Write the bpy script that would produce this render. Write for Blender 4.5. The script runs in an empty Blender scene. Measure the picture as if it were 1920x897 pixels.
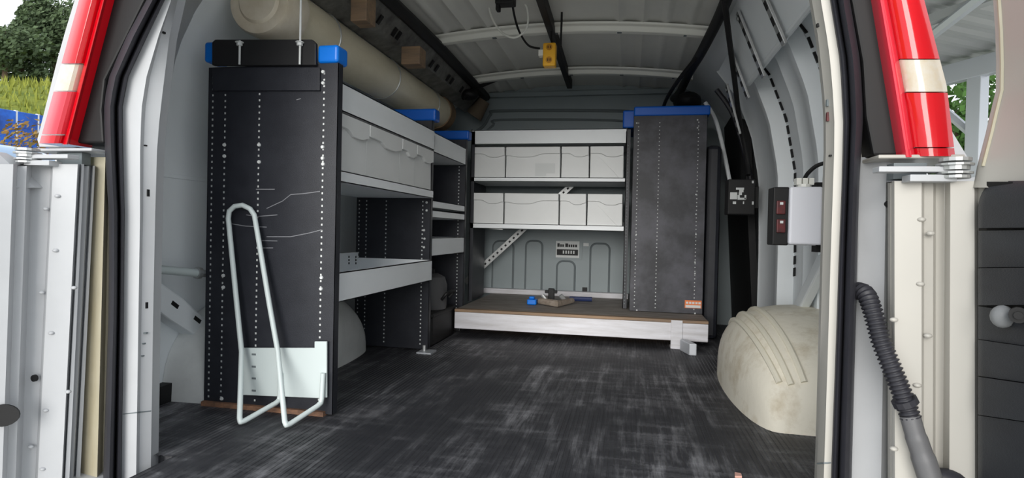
import bpy, bmesh, math, random
from mathutils import Vector, Matrix
random.seed(7)
S = bpy.context.scene
COL = S.collection

# ------------------------------------------------------------------ camera
FPX, RHO, CAMZ = 1100.0, 0.022, 0.5
TH, PH = 0.19802, 0.01396
FW = Vector((-math.sin(TH)*math.cos(PH), math.cos(TH)*math.cos(PH), -math.sin(PH)))
RT = Vector((math.cos(TH), math.sin(TH), 0)); UP = RT.cross(FW)
CAM = Vector((0, 0, CAMZ))
cr, sr = math.cos(RHO), math.sin(RHO)
cd = bpy.data.cameras.new('camera'); cam = bpy.data.objects.new('camera', cd); COL.objects.link(cam)
cd.sensor_width = 36.0; cd.sensor_fit = 'HORIZONTAL'; cd.lens = FPX/1920*36.0
cd.clip_start = 0.02; cd.clip_end = 500
R2 = RT*cr + UP*sr; U2 = -RT*sr + UP*cr
M = Matrix((R2, U2, -FW)).transposed().to_4x4(); M.translation = CAM
cam.matrix_world = M
S.camera = cam

# ------------------------------------------------------------------ sky, light, exposure
W = bpy.data.worlds.new('overcast_sky'); S.world = W; W.use_nodes = True
bg = W.node_tree.nodes['Background']
bg.inputs[0].default_value = (0.90, 0.95, 1.0, 1); bg.inputs[1].default_value = 0.76
sd = bpy.data.lights.new('sun', 'SUN'); sd.energy = 2.1; sd.angle = math.radians(45); sd.color = (1, .965, .91)
so = bpy.data.objects.new('sun', sd); COL.objects.link(so)
so.rotation_euler = Vector((0.05, 0.95, -0.18)).to_track_quat('-Z', 'Y').to_euler()
S.view_settings.view_transform = 'Standard'; S.view_settings.look = 'None'
S.view_settings.gamma = 1; S.view_settings.use_curve_mapping = False
S.view_settings.exposure = 0.92
S.cycles.max_bounces = 14; S.cycles.diffuse_bounces = 8; S.cycles.use_denoising = True

# ------------------------------------------------------------------ pixel helpers (a pixel of the photo on a plane)
def ray(px, py):
    x, y = px-960, py-448.5
    X = x*cr + y*sr; Y = -x*sr + y*cr
    return RT*X - UP*Y + FW*FPX
def P(px, py, Y):
    d = ray(px, py); return CAM + d*(Y/d.y)
def PZ(px, py, z):
    d = ray(px, py); return CAM + d*((z-CAMZ)/d.z)
def PX(px, py, x):
    d = ray(px, py); return CAM + d*(x/d.x)

# ------------------------------------------------------------------ materials
def lin(c):
    return tuple(((v/255)/12.92 if v/255 <= .04045 else ((v/255+.055)/1.055)**2.4) for v in c)
def mat(name, rgb, rough=.5, metal=0, var=0, vscale=6, stretch=(1,1,1), rgb2=None, bump=0, bscale=60, lo=.35, hi=.7, trans=0, ior=1.45, coat=0, spec=.5):
    m = bpy.data.materials.new(name); m.use_nodes = True
    nt = m.node_tree; b = nt.nodes['Principled BSDF']
    c = lin(rgb)+(1,)
    b.inputs['Base Color'].default_value = c
    b.inputs['Roughness'].default_value = rough; b.inputs['Metallic'].default_value = metal
    b.inputs['Transmission Weight'].default_value = trans; b.inputs['IOR'].default_value = ior
    b.inputs['Coat Weight'].default_value = coat; b.inputs['Specular IOR Level'].default_value = spec
    if var or rgb2 or bump:
        tc = nt.nodes.new('ShaderNodeTexCoord'); mp = nt.nodes.new('ShaderNodeMapping')
        mp.inputs['Scale'].default_value = stretch
        nt.links.new(tc.outputs['Object'], mp.inputs[0])
    if var or rgb2:
        n = nt.nodes.new('ShaderNodeTexNoise'); n.inputs['Scale'].default_value = vscale; n.inputs['Detail'].default_value = 8; n.inputs['Roughness'].default_value = .65
        nt.links.new(mp.outputs[0], n.inputs[0])
        r = nt.nodes.new('ShaderNodeValToRGB')
        r.color_ramp.elements[0].position = lo; r.color_ramp.elements[1].position = hi
        r.color_ramp.elements[0].color = c
        if rgb2: r.color_ramp.elements[1].color = lin(rgb2)+(1,)
        else: r.color_ramp.elements[1].color = tuple(v*(1-var) for v in c[:3])+(1,)
        nt.links.new(n.outputs[0], r.inputs[0]); nt.links.new(r.outputs[0], b.inputs['Base Color'])
    if bump:
        n2 = nt.nodes.new('ShaderNodeTexNoise'); n2.inputs['Scale'].default_value = bscale; n2.inputs['Detail'].default_value = 6
        nt.links.new(mp.outputs[0], n2.inputs[0])
        bp = nt.nodes.new('ShaderNodeBump'); bp.inputs['Strength'].default_value = bump; bp.inputs['Distance'].default_value = .01
        nt.links.new(n2.outputs[0], bp.inputs['Height']); nt.links.new(bp.outputs[0], b.inputs['Normal'])
    return m
m_white = mat('white_paint', (178,180,183), .38, var=.10, vscale=5)
m_wall = mat('interior_white_paint', (236,241,244), .5, var=.06, vscale=4)
m_cream = mat('cream_stained_paint', (178,173,154), .45, rgb2=(160,150,124), vscale=6, stretch=(3,3,.6))
m_doorR = mat('warm_lit_white_paint', (176,173,166), .38, var=.06, vscale=4)  # same van white, with the warm light on the right side tinted in
m_bulk = mat('shade_greyed_white_paint', (140,150,153), .5, var=.08, vscale=4)  # white bulkhead paint, greyed to carry the shade deep in the van
m_groove = mat('embossed_groove_grey', (104,112,115), .6)
m_ceil = mat('grey_roof_paint', (222,222,216), .5, var=.12, vscale=3)
m_bar = mat('pale_roof_bow_paint', (236,236,228), .4)
m_black = mat('black_powder_coat', (30,32,39), .45, rgb2=(40,42,49), vscale=14, bump=.08, bscale=400)
m_black2 = mat('dusty_black_coat', (38,39,45), .5, rgb2=(74,74,82), vscale=5, lo=.42, hi=.62)
m_blackdull = mat('dull_black', (15,15,17), .6, var=.3)
m_rub = mat('black_rubber', (36,36,42), .5, rgb2=(52,52,58), vscale=8, stretch=(1,1,.4))
m_blue = mat('blue_plastic', (0,88,186), .4)
m_bluel = mat('bright_blue_plastic', (0,112,214), .35)
m_tray = mat('pale_grey_enamel', (238,242,245), .4, var=.05, vscale=5)
m_bin = mat('white_bin_plastic', (222,224,224), .45, var=.06, vscale=5)
m_rack = mat('pale_green_white_enamel', (196,206,206), .35)
m_zinc = mat('zinc', (190,192,192), .35, metal=.6, var=.25, vscale=30)
m_pale = mat('pale_steel', (205,208,208), .5)
m_pvc = mat('old_pvc', (236,229,206), .45, rgb2=(212,202,176), vscale=5, stretch=(1,.4,1), bump=.05)
m_pvcend = mat('pvc_cap', (222,214,198), .45, rgb2=(198,186,164), vscale=9)
m_wood = mat('worn_plywood', (150,124,98), .65, rgb2=(112,96,82), vscale=7, stretch=(.5,6,6))
m_benchtop = mat('scuffed_bench_top', (146,140,134), .6, rgb2=(112,104,98), vscale=9, stretch=(1,3,1))
m_board = mat('white_painted_board', (212,212,218), .5, rgb2=(184,182,184), vscale=8, stretch=(.6,4,6))
m_arch = mat('dirty_cream_arch', (234,228,212), .55, rgb2=(184,168,138), vscale=11, lo=.48, hi=.8, bump=.12, bscale=60)
m_archL = mat('pale_arch', (226,228,226), .5, var=.15, vscale=9)
m_red = mat('red_lens', (196,6,24), .12, coat=.6)
m_redd = mat('deep_red_lens', (190,0,22), .12, coat=.6)
m_pink = mat('pale_red_and_glare_lens', (206,48,64), .15, coat=.6)  # paler red; carries painted sky glare on the left lower lens
m_clear = mat('clear_lens', (196,184,162), .15, rgb2=(200,196,186), vscale=60, coat=.6)
m_plas = mat('grey_plastic_box', (226,227,234), .45)
m_trim = mat('charcoal_door_trim', (36,38,43), .5, rgb2=(48,51,56), vscale=6, stretch=(1,1,3), bump=.15, bscale=300)
m_yel = mat('yellow_plastic', (236,176,40), .4)
m_cable = mat('white_cable', (225,225,218), .4)
m_or = mat('orange_print', (222,120,60), .5)
m_cordred = mat('dull_red_plastic', (104,40,42), .4, rgb2=(60,40,42), vscale=60)
m_conc = mat('concrete', (206,204,198), .9, var=.2, vscale=1.2)
m_grass = mat('grass_field', (122,128,44), .9, rgb2=(84,102,34), vscale=1.3)
m_blade = mat('grass_blade', (128,134,50), .8)
m_leaf = mat('tree_leaf', (86,104,72), .8, var=.4, vscale=2)
m_leaf2 = mat('shrub_leaf', (66,104,40), .8, var=.4, vscale=3)
m_brown = mat('dry_shrub', (150,110,60), .9, rgb2=(100,100,50), vscale=6)
m_bark = mat('bark', (80,66,52), .9)
m_tarp = mat('blue_fence_fabric', (24,92,190), .5, rgb2=(14,50,120), vscale=5)
m_car = mat('pale_blue_car_paint', (150,176,206), .25, coat=1)
m_glass = mat('dark_glass', (20,26,34), .08)
m_sheet = mat('galvanised_sheet', (176,178,178), .45, metal=.3, var=.12, vscale=2)
m_steel = mat('grey_steel', (190,194,200), .4, metal=.3)
def floor_mat():
    m = bpy.data.materials.new('worn_rubber_mat'); m.use_nodes = True; nt = m.node_tree; b = nt.nodes['Principled BSDF']
    tc = nt.nodes.new('ShaderNodeTexCoord')
    def noise(scale, st, det=8):
        mp = nt.nodes.new('ShaderNodeMapping'); mp.inputs['Scale'].default_value = st; nt.links.new(tc.outputs['Object'], mp.inputs[0])
        n = nt.nodes.new('ShaderNodeTexNoise'); n.inputs['Scale'].default_value = scale; n.inputs['Detail'].default_value = det; n.inputs['Roughness'].default_value = .7
        nt.links.new(mp.outputs[0], n.inputs[0]); return n
    a = noise(3, (1,1,1)); s = noise(7, (5,.55,1)); c = noise(9, (.5,4,1))
    def ramp(n, lo, hi, c0, c1):
        r = nt.nodes.new('ShaderNodeValToRGB'); r.color_ramp.elements[0].position = lo; r.color_ramp.elements[1].position = hi
        r.color_ramp.elements[0].color = c0+(1,); r.color_ramp.elements[1].color = c1+(1,)
        nt.links.new(n.outputs[0], r.inputs[0]); return r
    base = ramp(a, .35, .7, lin((38,39,44)), lin((54,54,58)))
    r1 = ramp(s, .48, .74, (0,0,0), (1,1,1)); r2 = ramp(a, .44, .66, (0.08,)*3, (1,1,1)); r3 = ramp(c, .48, .75, (0,0,0), (.8,.8,.8))
    mx = nt.nodes.new('ShaderNodeMix'); mx.data_type = 'RGBA'; mx.blend_type = 'ADD'; mx.inputs[0].default_value = .8
    nt.links.new(r1.outputs[0], mx.inputs[6]); nt.links.new(r3.outputs[0], mx.inputs[7])
    mu = nt.nodes.new('ShaderNodeMix'); mu.data_type = 'RGBA'; mu.blend_type = 'MULTIPLY'; mu.inputs[0].default_value = 1
    nt.links.new(mx.outputs[2], mu.inputs[6]); nt.links.new(r2.outputs[0], mu.inputs[7])
    fin = nt.nodes.new('ShaderNodeMix'); fin.data_type = 'RGBA'
    nt.links.new(mu.outputs[2], fin.inputs[0]); nt.links.new(base.outputs[0], fin.inputs[6]); fin.inputs[7].default_value = lin((160,160,164))+(1,)
    nt.links.new(fin.outputs[2], b.inputs['Base Color']); b.inputs['Roughness'].default_value = .55
    return m
m_floor = floor_mat()

# ------------------------------------------------------------------ mesh building
OFF = {}
class MB:
    def __init__(s): s.v = []; s.f = []
    def add(s, vs, fs):
        b = len(s.v); s.v += [Vector(p) for p in vs]; s.f += [tuple(i+b for i in f) for f in fs]; return s
    def box(s, x0, x1, y0, y1, z0, z1):
        return s.add([(x,y,z) for x in (x0,x1) for y in (y0,y1) for z in (z0,z1)],
                     [(0,1,3,2),(4,6,7,5),(0,4,5,1),(2,3,7,6),(0,2,6,4),(1,5,7,3)])
    def obox(s, o, u, v, w):
        """corner o and three edge vectors"""
        o, u, v, w = map(Vector, (o,u,v,w))
        return s.add([o, o+w, o+v, o+v+w, o+u, o+u+w, o+u+v, o+u+v+w],
                     [(0,1,3,2),(4,6,7,5),(0,4,5,1),(2,3,7,6),(0,2,6,4),(1,5,7,3)])
    def ext(s, poly, vec):
        n = len(poly); poly = [Vector(p) for p in poly]; vec = Vector(vec)
        return s.add(poly+[p+vec for p in poly], [tuple(range(n))[::-1], tuple(range(n,2*n))]+[(i,(i+1)%n,n+(i+1)%n,n+i) for i in range(n)])
    def grid(s, rows, close=False):
        """rows: list of equal-length point lists"""
        n = len(rows[0]); vs = [p for r in rows for p in r]; fs = []
        for i in range(len(rows)-1):
            for j in range(n if close else n-1):
                k = (j+1) % n
                fs.append((i*n+j, i*n+k, (i+1)*n+k, (i+1)*n+j))
        return s.add(vs, fs)
    def tube(s, pts, r, n=8, caps=True, closed=False):
        pts = [Vector(p) for p in pts]; rows = []; L = len(pts)
        t0 = (pts[1]-pts[0]).normalized(); a = Vector((0,0,1)) if abs(t0.z) < .9 else Vector((1,0,0))
        nrm = t0.cross(a).normalized()
        for i, p in enumerate(pts):
            if closed: t = (pts[(i+1)%L]-pts[i-1]).normalized()
            else: t = ((pts[min(i+1,L-1)]-p).normalized()+(p-pts[max(i-1,0)]).normalized()).normalized()
            nrm = (nrm - t*nrm.dot(t)).normalized(); bn = t.cross(nrm)
            rr = r[i] if isinstance(r, (list,tuple)) else r
            rows.append([p+(nrm*math.cos(2*math.pi*k/n)+bn*math.sin(2*math.pi*k/n))*rr for k in range(n)])
        if closed: rows.append(rows[0])
        b = len(s.v); s.grid(rows, close=True)
        if caps and not closed:
            s.f.append(tuple(b+k for k in range(n))[::-1]); s.f.append(tuple(b+(L-1)*n+k for k in range(n)))
        return s
    def disc(s, c, nrm, r, th, n=14, r2=None):
        c = Vector(c); nrm = Vector(nrm).normalized()
        return s.tube([c, c+nrm*th], [r, r2 if r2 is not None else r], n)
    def ball(s, c, rx, ry, rz, seg=12, ring=8):
        rows = []
        for i in range(ring+1):
            t = math.pi*i/ring
            rows.append([(c[0]+rx*math.sin(t)*math.cos(2*math.pi*k/seg), c[1]+ry*math.sin(t)*math.sin(2*math.pi*k/seg), c[2]+rz*math.cos(t)) for k in range(seg)])
        return s.grid(rows, close=True)
    def build(s, name, m, parent=None, smooth=False, bevel=0, seg=2, label=None, kind=None, angle=40):
        me = bpy.data.meshes.new(name)
        if parent is not None: off = OFF[parent.name]
        else:
            off = Vector(((min(p.x for p in s.v)+max(p.x for p in s.v))/2, (min(p.y for p in s.v)+max(p.y for p in s.v))/2, min(p.z for p in s.v)))
        me.from_pydata([p-off for p in s.v], [], s.f)
        bm = bmesh.new(); bm.from_mesh(me); bmesh.ops.remove_doubles(bm, verts=bm.verts, dist=1e-6)
        bmesh.ops.recalc_face_normals(bm, faces=bm.faces); bm.to_mesh(me); bm.free()
        me.materials.append(m)
        if smooth:
            me.polygons.foreach_set('use_smooth', [True]*len(me.polygons))
            try: me.set_sharp_from_angle(angle=math.radians(angle))
            except Exception: pass
        o = bpy.data.objects.new(name, me); COL.objects.link(o)
        if parent is not None: o.parent = parent
        else: o.location = off
        OFF[o.name] = off
        if bevel:
            b = o.modifiers.new('bevel', 'BEVEL'); b.width = bevel; b.segments = seg; b.limit_method = 'ANGLE'
        if label: o['label'] = label
        if kind: o['kind'] = kind
        return o
def thing(name, loc, label, cat, group=None):
    o = bpy.data.objects.new(name, None); COL.objects.link(o); o.location = loc; o.empty_display_size = .05
    OFF[o.name] = Vector(loc); o['label'] = label; o['category'] = cat
    if group: o['group'] = group
    return o
def tag(o, label, cat, group=None, kind=None):
    o['label'] = label; o['category'] = cat
    if group: o['group'] = group
    if kind: o['kind'] = kind
    return o
def struct(mb, name, m, **k):
    return mb.build(name, m, kind='structure', **k)
def curve_pts(ctrl, n=8, closed=False):
    """Catmull-Rom"""
    c = [Vector(p) for p in ctrl]; out = []; L = len(c)
    for i in range(L if closed else L-1):
        g = (lambda k: c[k % L]) if closed else (lambda k: c[max(0, min(L-1, k))])
        p0, p1, p2, p3 = g(i-1), g(i), g(i+1), g(i+2)
        for k in range(n):
            t = k/n
            out.append(.5*((2*p1)+(p2-p0)*t+(2*p0-5*p1+4*p2-p3)*t*t+(3*p1-p0-3*p2+p3)*t**3))
    if not closed: out.append(c[-1])
    return out
def interp(tab, y):
    """tab of (x, y) sorted by y: x at y, extrapolated"""
    for i in range(len(tab)-1):
        if y <= tab[i+1][1] or i == len(tab)-2:
            (x0,y0),(x1,y1) = tab[i], tab[i+1]
            return x0+(x1-x0)*(y-y0)/(y1-y0)

# ------------------------------------------------------------------ setting: van body
YB = 3.45        # bulkhead plane
YF = 1.10        # inside of the rear pillars
XL, XR = -1.28, 0.62
# floor: ribbed rubber mat, ribs run front to back
fl = MB(); pitch = .0125; x = XL; prof = []
while x < XR:
    prof += [(x, 0), (x+pitch*.5, 0), (x+pitch*.62, -.0013), (x+pitch*.88, -.0013)]
    x += pitch
prof.append((XR, 0)); prof = [(min(a, XR), b) for a, b in prof]
fl.grid([[(a, y, b) for a, b in prof] for y in (1.085, 1.6, 2.5, YB)])
prof2 = [(a, b) for a, b in prof if -.955 < a < .37]
fl.grid([[(a, y, b) for a, b in prof2] for y in (.93, 1.085)])
fl.box(XL, XR, 1.10, YB, -.03, -.004); fl.box(-.955, .37, .93, 1.10, -.03, -.004)
floor = struct(fl, 'floor', m_floor)
# wall and roof profiles, (x, z)
PL = [(XL,-.03),(XL,.45),(-1.275,.80),(-1.235,.98),(-1.16,1.12),(-1.06,1.24),(-.95,1.315)]
PR = [(XR,-.03),(XR,.45),(.612,.75),(.575,.95),(.51,1.12),(.42,1.24),(.29,1.315)]
def wall(prof, out, name, y0, y1, m):
    pts = [(a, b) for a, b in prof]; outer = [(a+out*.03, b+(.04 if b > 1.1 else 0)) for a, b in prof]
    mb = MB(); loop = pts+outer[::-1]
    mb.ext([(a, y0, b) for a, b in loop], (0, y1-y0, 0))
    return struct(mb, name, m, smooth=True)
wl = wall(PL, -1, 'wall_left', 1.41, YB+.08, m_wall)
wr = wall(PR, 1, 'wall_right', 1.46, YB+.08, m_wall)
# ceiling with shallow lengthwise beads
cz = lambda x: 1.315+.045*(1-((x+.33)/.62)**2)
xs = [-.95+1.24*i/120 for i in range(121)]
beads = [-.86,-.78,-.69,-.60,-.06,.03,.12,.21]
def bead(x): return sum(-.010*math.exp(-((x-b)/.014)**2) for b in beads)
ce = MB(); ce.grid([[(x, y, cz(x)+bead(x)) for x in xs] for y in (YF-.06, 2.0, 3.0, YB+.06)])
ce.grid([[(x, y, cz(x)+.05) for x in xs] for y in (YF-.06, YB+.06)])
ceiling = struct(ce, 'ceiling', m_ceil, smooth=True)
# roof bows
for i, (Y, px0, px1) in enumerate(((2.43,768,1325),(3.08,858,1295),(1.75,-1,-1))):
    rb = MB(); rows = []
    for k in range(25):
        x = -.95+1.24*k/24; z = cz(x)-.004
        rows.append([(x,Y-.05,z-.004),(x,Y-.047,z-.012),(x,Y-.028,z-.014),(x,Y-.02,z-.034),(x,Y+.012,z-.034),(x,Y+.022,z-.014),(x,Y+.047,z-.012),(x,Y+.05,z-.004)])
    rb.grid(rows)
    bow = rb.build('roof_bow', m_bar, ceiling, bevel=.003)
    sl = MB()
    for k in range(5):
        x = -.85+.26*k; sl.box(x, x+.018, Y-.012, Y+.004, cz(x)-.0395, cz(x)-.0375)
    sl.build('bow_slot', m_groove, bow, kind='stuff')
# bulkhead with pressed ribs
wb = MB(); wb.box(XL-.02, XR+.02, YB, YB+.03, -.03, 1.37)
wall_back = struct(wb, 'wall_back', m_bulk)
def px2(px, py, Y=YB): return P(px, py, Y)
for xa, xb, yt in ((925,963,452),(987,1017,452),(1045,1078,490),(1108,1143,457)):
    a, b = px2(xa, yt), px2(xb, yt); zt = a.z; w = b.x-a.x; r = w*.32; zb = .13
    path = [(a.x, zb), (a.x, zt-r)]+[(a.x+r-r*math.cos(t*math.pi/10), zt-r+r*math.sin(t*math.pi/10)) for t in range(1,6)]
    path += [(b.x-r+r*math.sin(t*math.pi/10), zt-r+r*math.cos(t*math.pi/10)) for t in range(0,6)]+[(b.x, zb)]
    mb = MB(); mb.tube([(p[0], YB, p[1]) for p in path], .0065, 8)
    mb.build('pressed_rib', m_groove, wall_back, smooth=True)
    mb = MB(); mb.ext([(p[0], YB-.004, p[1]) for p in path], (0,.005,0))
    mb.build('raised_panel', m_bulk, wall_back)
# big pressed outline at the top of the bulkhead and the roof joint
o0 = [px2(868,262), px2(905,238), px2(920,215), px2(940,208), px2(1150,208), px2(1185,214), px2(1210,240), px2(1230,262)]
mb = MB(); mb.tube(curve_pts([(p.x, YB, p.z) for p in o0], 5), .009, 8); mb.build('pressed_outline', m_groove, wall_back, smooth=True)
o1 = [px2(895,262), px2(925,235), px2(940,225), px2(1150,226), px2(1180,236), px2(1200,262)]
mb = MB(); mb.tube(curve_pts([(p.x, YB, p.z) for p in o1], 5), .007, 8); mb.build('pressed_outline', m_groove, wall_back, smooth=True)
mb = MB(); mb.box(-1.0, .34, YB-.03, YB, 1.295, 1.325); mb.build('header_flange', m_bulk, wall_back, bevel=.006)
mb = MB(); mb.box(-.85, .0, YB-.05, YB, .125, .155); mb.build('base_ledge', m_board, wall_back, bevel=.003)
# placard on the bulkhead
a, b = P(1036,449,YB), P(1091,487,YB)
mb = MB(); mb.box(a.x, b.x, YB-.006, YB-.003, b.z, a.z)
pl = mb.build('placard', m_bulk, wall_back)
a, b = P(1043,452,YB), P(1086,484,YB)
mb = MB(); mb.box(a.x, b.x, YB-.008, YB-.006, b.z, a.z); mb.build('label_sheet', m_pale, wall_back)
Wd, Hd = b.x-a.x, a.z-b.z
mb = MB()
for k, (u0, u1, v0, v1) in enumerate(((.06,.16,.14,.36),(.18,.25,.2,.36),(.27,.34,.2,.36),(.4,.52,.14,.36),(.54,.61,.2,.36),(.63,.7,.2,.36),(.72,.79,.2,.36),(.82,.9,.2,.36))):
    mb.box(a.x+u0*Wd, a.x+u1*Wd, YB-.009, YB-.008, a.z-v1*Hd, a.z-v0*Hd)
mb.box(a.x+.04*Wd, a.x+.95*Wd, YB-.009, YB-.008, a.z-.86*Hd, a.z-.5*Hd)
mb.build('label_print', m_blackdull, wall_back, kind='stuff')
mb = MB()
for k in range(5):
    u = .3+.11*k; mb.box(a.x+u*Wd, a.x+(u+.06)*Wd, YB-.010, YB-.009, a.z-.76*Hd, a.z-.58*Hd)
mb.build('label_lettering', m_pale, wall_back, kind='stuff')
a, b = P(1092,539,YB), P(1101,547,YB)
mb = MB(); mb.box(a.x, b.x, YB-.006, YB, b.z, a.z); mb.build('clip', m_blackdull, wall_back)
a, b = P(1094,456,YB), P(1104,462,YB)
mb = MB(); mb.box(a.x, b.x, YB-.004, YB, b.z, a.z); mb.build('small_sticker', m_pale, wall_back)

# rear pillars and weather seals: strips along the opening
YS = [-420,-300,-180,-90,-30,20,67,105,144,175,200,230,284,340,400,500,600,700,800,870,930,985]
LA = [(309,0),(277,67),(241,144),(230,200),(231,284),(234,400),(232,600),(228,880)]
LS = [(274,0),(232,77),(200,154),(194,207),(197,298),(205,420),(203,600),(194,870)]
LB = [(333,0),(318,67),(304,180),(295,260),(291,400),(287,600),(283,862)]
RA = [(1556,0),(1575,117),(1581,234),(1578,347),(1572,500),(1567,650),(1562,780),(1558,897)]
RB = [(1522,0),(1534,70),(1545,172),(1548,218),(1549,273),(1547,312),(1541,530),(1534,808),(1531,897)]
RS = [(1594,0),(1614,117),(1619,218),(1612,330),(1608,450),(1605,600),(1600,780),(1597,897)]
def strip(lines, ys=YS):
    """lines: list of (table, table2, t, Y): x mixes the two tables"""
    rows = []
    for y in ys:
        rows.append([P(interp(a, y)*(1-t)+interp(b, y)*t, y, Y) for a, b, t, Y in lines])
    return rows
def on_prof(prof, z):
    for (x0_,z0_),(x1_,z1_) in zip(prof, prof[1:]):
        if z0_ <= z <= z1_: return x0_+(x1_-x0_)*(z-z0_)/(z1_-z0_)
    return prof[-1][0]
def pillar(name, A, B, xo, s, m):
    rows = strip([(A,A,0,1.04),(A,A,0,1.015),(A,B,.5,1.018),(A,B,.6,1.03),(B,B,0,1.05),(B,B,0,1.075)])
    for r in rows:
        e = r[-1]; r.append(Vector((e.x-s*.004, 1.10, e.z))); zq_ = min(e.z, 1.29); r.append(Vector((on_prof(PL if s > 0 else PR, max(zq_, -.03))-s*.01, 1.42 if s > 0 else 1.47, zq_)))
        r.insert(0, Vector((r[0].x-s*.06, 1.07, r[0].z)))
    mb = MB(); mb.grid(rows); return struct(mb, name, m, smooth=True, angle=25)
p1 = pillar('trim_1', LA, LB, XL-.02, 1, m_white)
p2 = pillar('trim_2', RA, RB, XR+.02, -1, m_doorR)
# header over the opening
mb = MB(); mb.box(-1.0, .36, 1.0, 1.13, 1.22, 1.38); struct(mb, 'trim_3', m_white, bevel=.02)
# sill below the floor edge
mb = MB(); mb.box(-1.15, .52, .95, 1.12, -.30, -.031); struct(mb, 'trim_4', m_white, bevel=.01)
def seal(name, Sx, A, label):
    prof = [(0,1.035),(.02,1.01),(.14,.990),(.34,.983),(.52,.990),(.60,1.004),(.64,1.018),(.70,1.004),(.80,.998),(.93,1.002),(1.0,1.016),(1.0,1.035)]
    rows = strip([(Sx, A, t, Y) for t, Y in prof])
    mb = MB(); mb.grid(rows, close=True); return tag(mb.build(name, m_rub, smooth=True, angle=50), label, 'seal')
seal('weather_seal', LS, LA, 'black rubber weather seal along the left edge of the rear opening')
seal('weather_seal', RS, RA, 'black rubber weather seal along the right edge of the rear opening')
# small marks on the pillars
def mark(par, A, B, x, y, w, h, m):
    """small mark lying on the pillar face"""
    t = (x-interp(A, y))/(interp(B, y)-interp(A, y))
    Y = 1.0165 if t < .5 else (1.018+.12*(t-.5) if t < .6 else 1.03+.05*(t-.6))
    c = P(x, y, Y); k = Y/1150
    mb = MB(); mb.obox((c.x-w*k/2, c.y-.0015, c.z-h*k/2), (w*k, 0, 0), (0, .006, 0), (0, 0, h*k)); return mb.build('slot', m, par)
for x, y, w, h, m in ((305,61,8,4,m_blackdull),(271,273,7,3,m_blackdull),(277,362,4,16,m_blackdull),(274,573,4,14,m_blackdull),(270,625,12,3,m_groove),(268,645,6,3,m_groove),(266,668,5,3,m_groove)): mark(p1, LA, LB, x, y, w, h, m)
for x, y, w, h, m in ((1535,47,6,6,m_blackdull),(1553,193,6,12,m_groove),(1554,219,7,16,m_cordred),(1559,292,7,3,m_blackdull)): mark(p2, RA, RB, x, y, w, h, m)
for par, A, B, y, dy in ((p1, LA, LB, 777, -6), (p2, RA, RB, 868, 2)):
    q = []
    for t, Y in ((.03,1.0165),(.5,1.018),(.6,1.03),(.97,1.049)):
        yy = y+dy*t; q.append(P(interp(A,yy)*(1-t)+interp(B,yy)*t, yy, Y-.0005))
    mb = MB(); mb.tube(q, .0013, 6); mb.build('panel_seam', m_groove, par)
# left jamb outside the seal and its cream edge
JT = [295, 400, 600, 800, 985]
L0 = [(203,295),(190,897)]; L1 = [(176,295),(150,897)]; L2 = [(158,295),(130,897)]
rows = [[P(interp(L0,y)+18,y,1.055), P(interp(L0,y)+2,y,1.045), P(interp(L0,y)*.8+interp(L1,y)*.2,y,1.02), P(interp(L1,y),y,1.03), P(interp(L2,y)-6,y,1.05), P(interp(L2,y)-40,y,1.12)] for y in JT]
mb = MB(); mb.grid(rows); struct(mb, 'trim_5', m_cream, smooth=True)
R0 = [(1616,295),(1594,897)]; R1 = [(1662,295),(1652,897)]; R2_ = [(1674,295),(1668,897)]
rows = [[P(interp(R0,y)-8,y,1.06), P(interp(R0,y),y,1.05), P(interp(R1,y),y,1.03), P(interp(R2_,y),y,1.05), P(interp(R2_,y)+40,y,1.12)] for y in JT]
mb = MB(); mb.grid(rows); trimR = struct(mb, 'trim_6', m_white, smooth=True)
# body quarters outside (close the corners so the van has its flanks)
mb = MB(); mb.ext([(XL-.03,1.02,-.5),(-1.22,1.02,-.5),(-1.22,1.12,-.5),(XL-.03,1.25,-.5)], (0,0,1.1)); struct(mb, 'trim_7', m_white)
mb = MB(); mb.ext([(.46,1.06,-.5),(.66,1.02,-.5),(.68,1.25,-.5),(.5,1.14,-.5)], (0,0,1.1)); struct(mb, 'trim_8', m_white)

# ------------------------------------------------------------------ rear cargo doors, swung open
def door_strip(name, lines, ys, m, thick=.03):
    rows = [[P(interp(t, y), y, Y) for t, Y in lines] for y in ys]
    for r in rows:
        r += [p+Vector((.006 if p.x > 0 else -.006,.03,0)) for p in r[::-1]]
    mb = MB(); mb.grid(rows, close=True); n = len(rows[0]); mb.f.append(tuple(range(n)))
    return struct(mb, name, m, smooth=True, angle=25)
def tl(x0, x1): return [(x0, 305), (x1, 897)]
YD = [308, 400, 600, 800, 1000]
d1 = door_strip('door_1', [(tl(158,130),1.035),(tl(158,130),.985),(tl(154,122),.98),(tl(151,120),.99),(tl(146,116),.972),(tl(100,71),.960),(tl(96,66),.972),(tl(50,30),.955),(tl(42,22),.945),(tl(25,4),.90),(tl(-60,-80),.86),(tl(-420,-440),.62)], YD, m_white)
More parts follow.
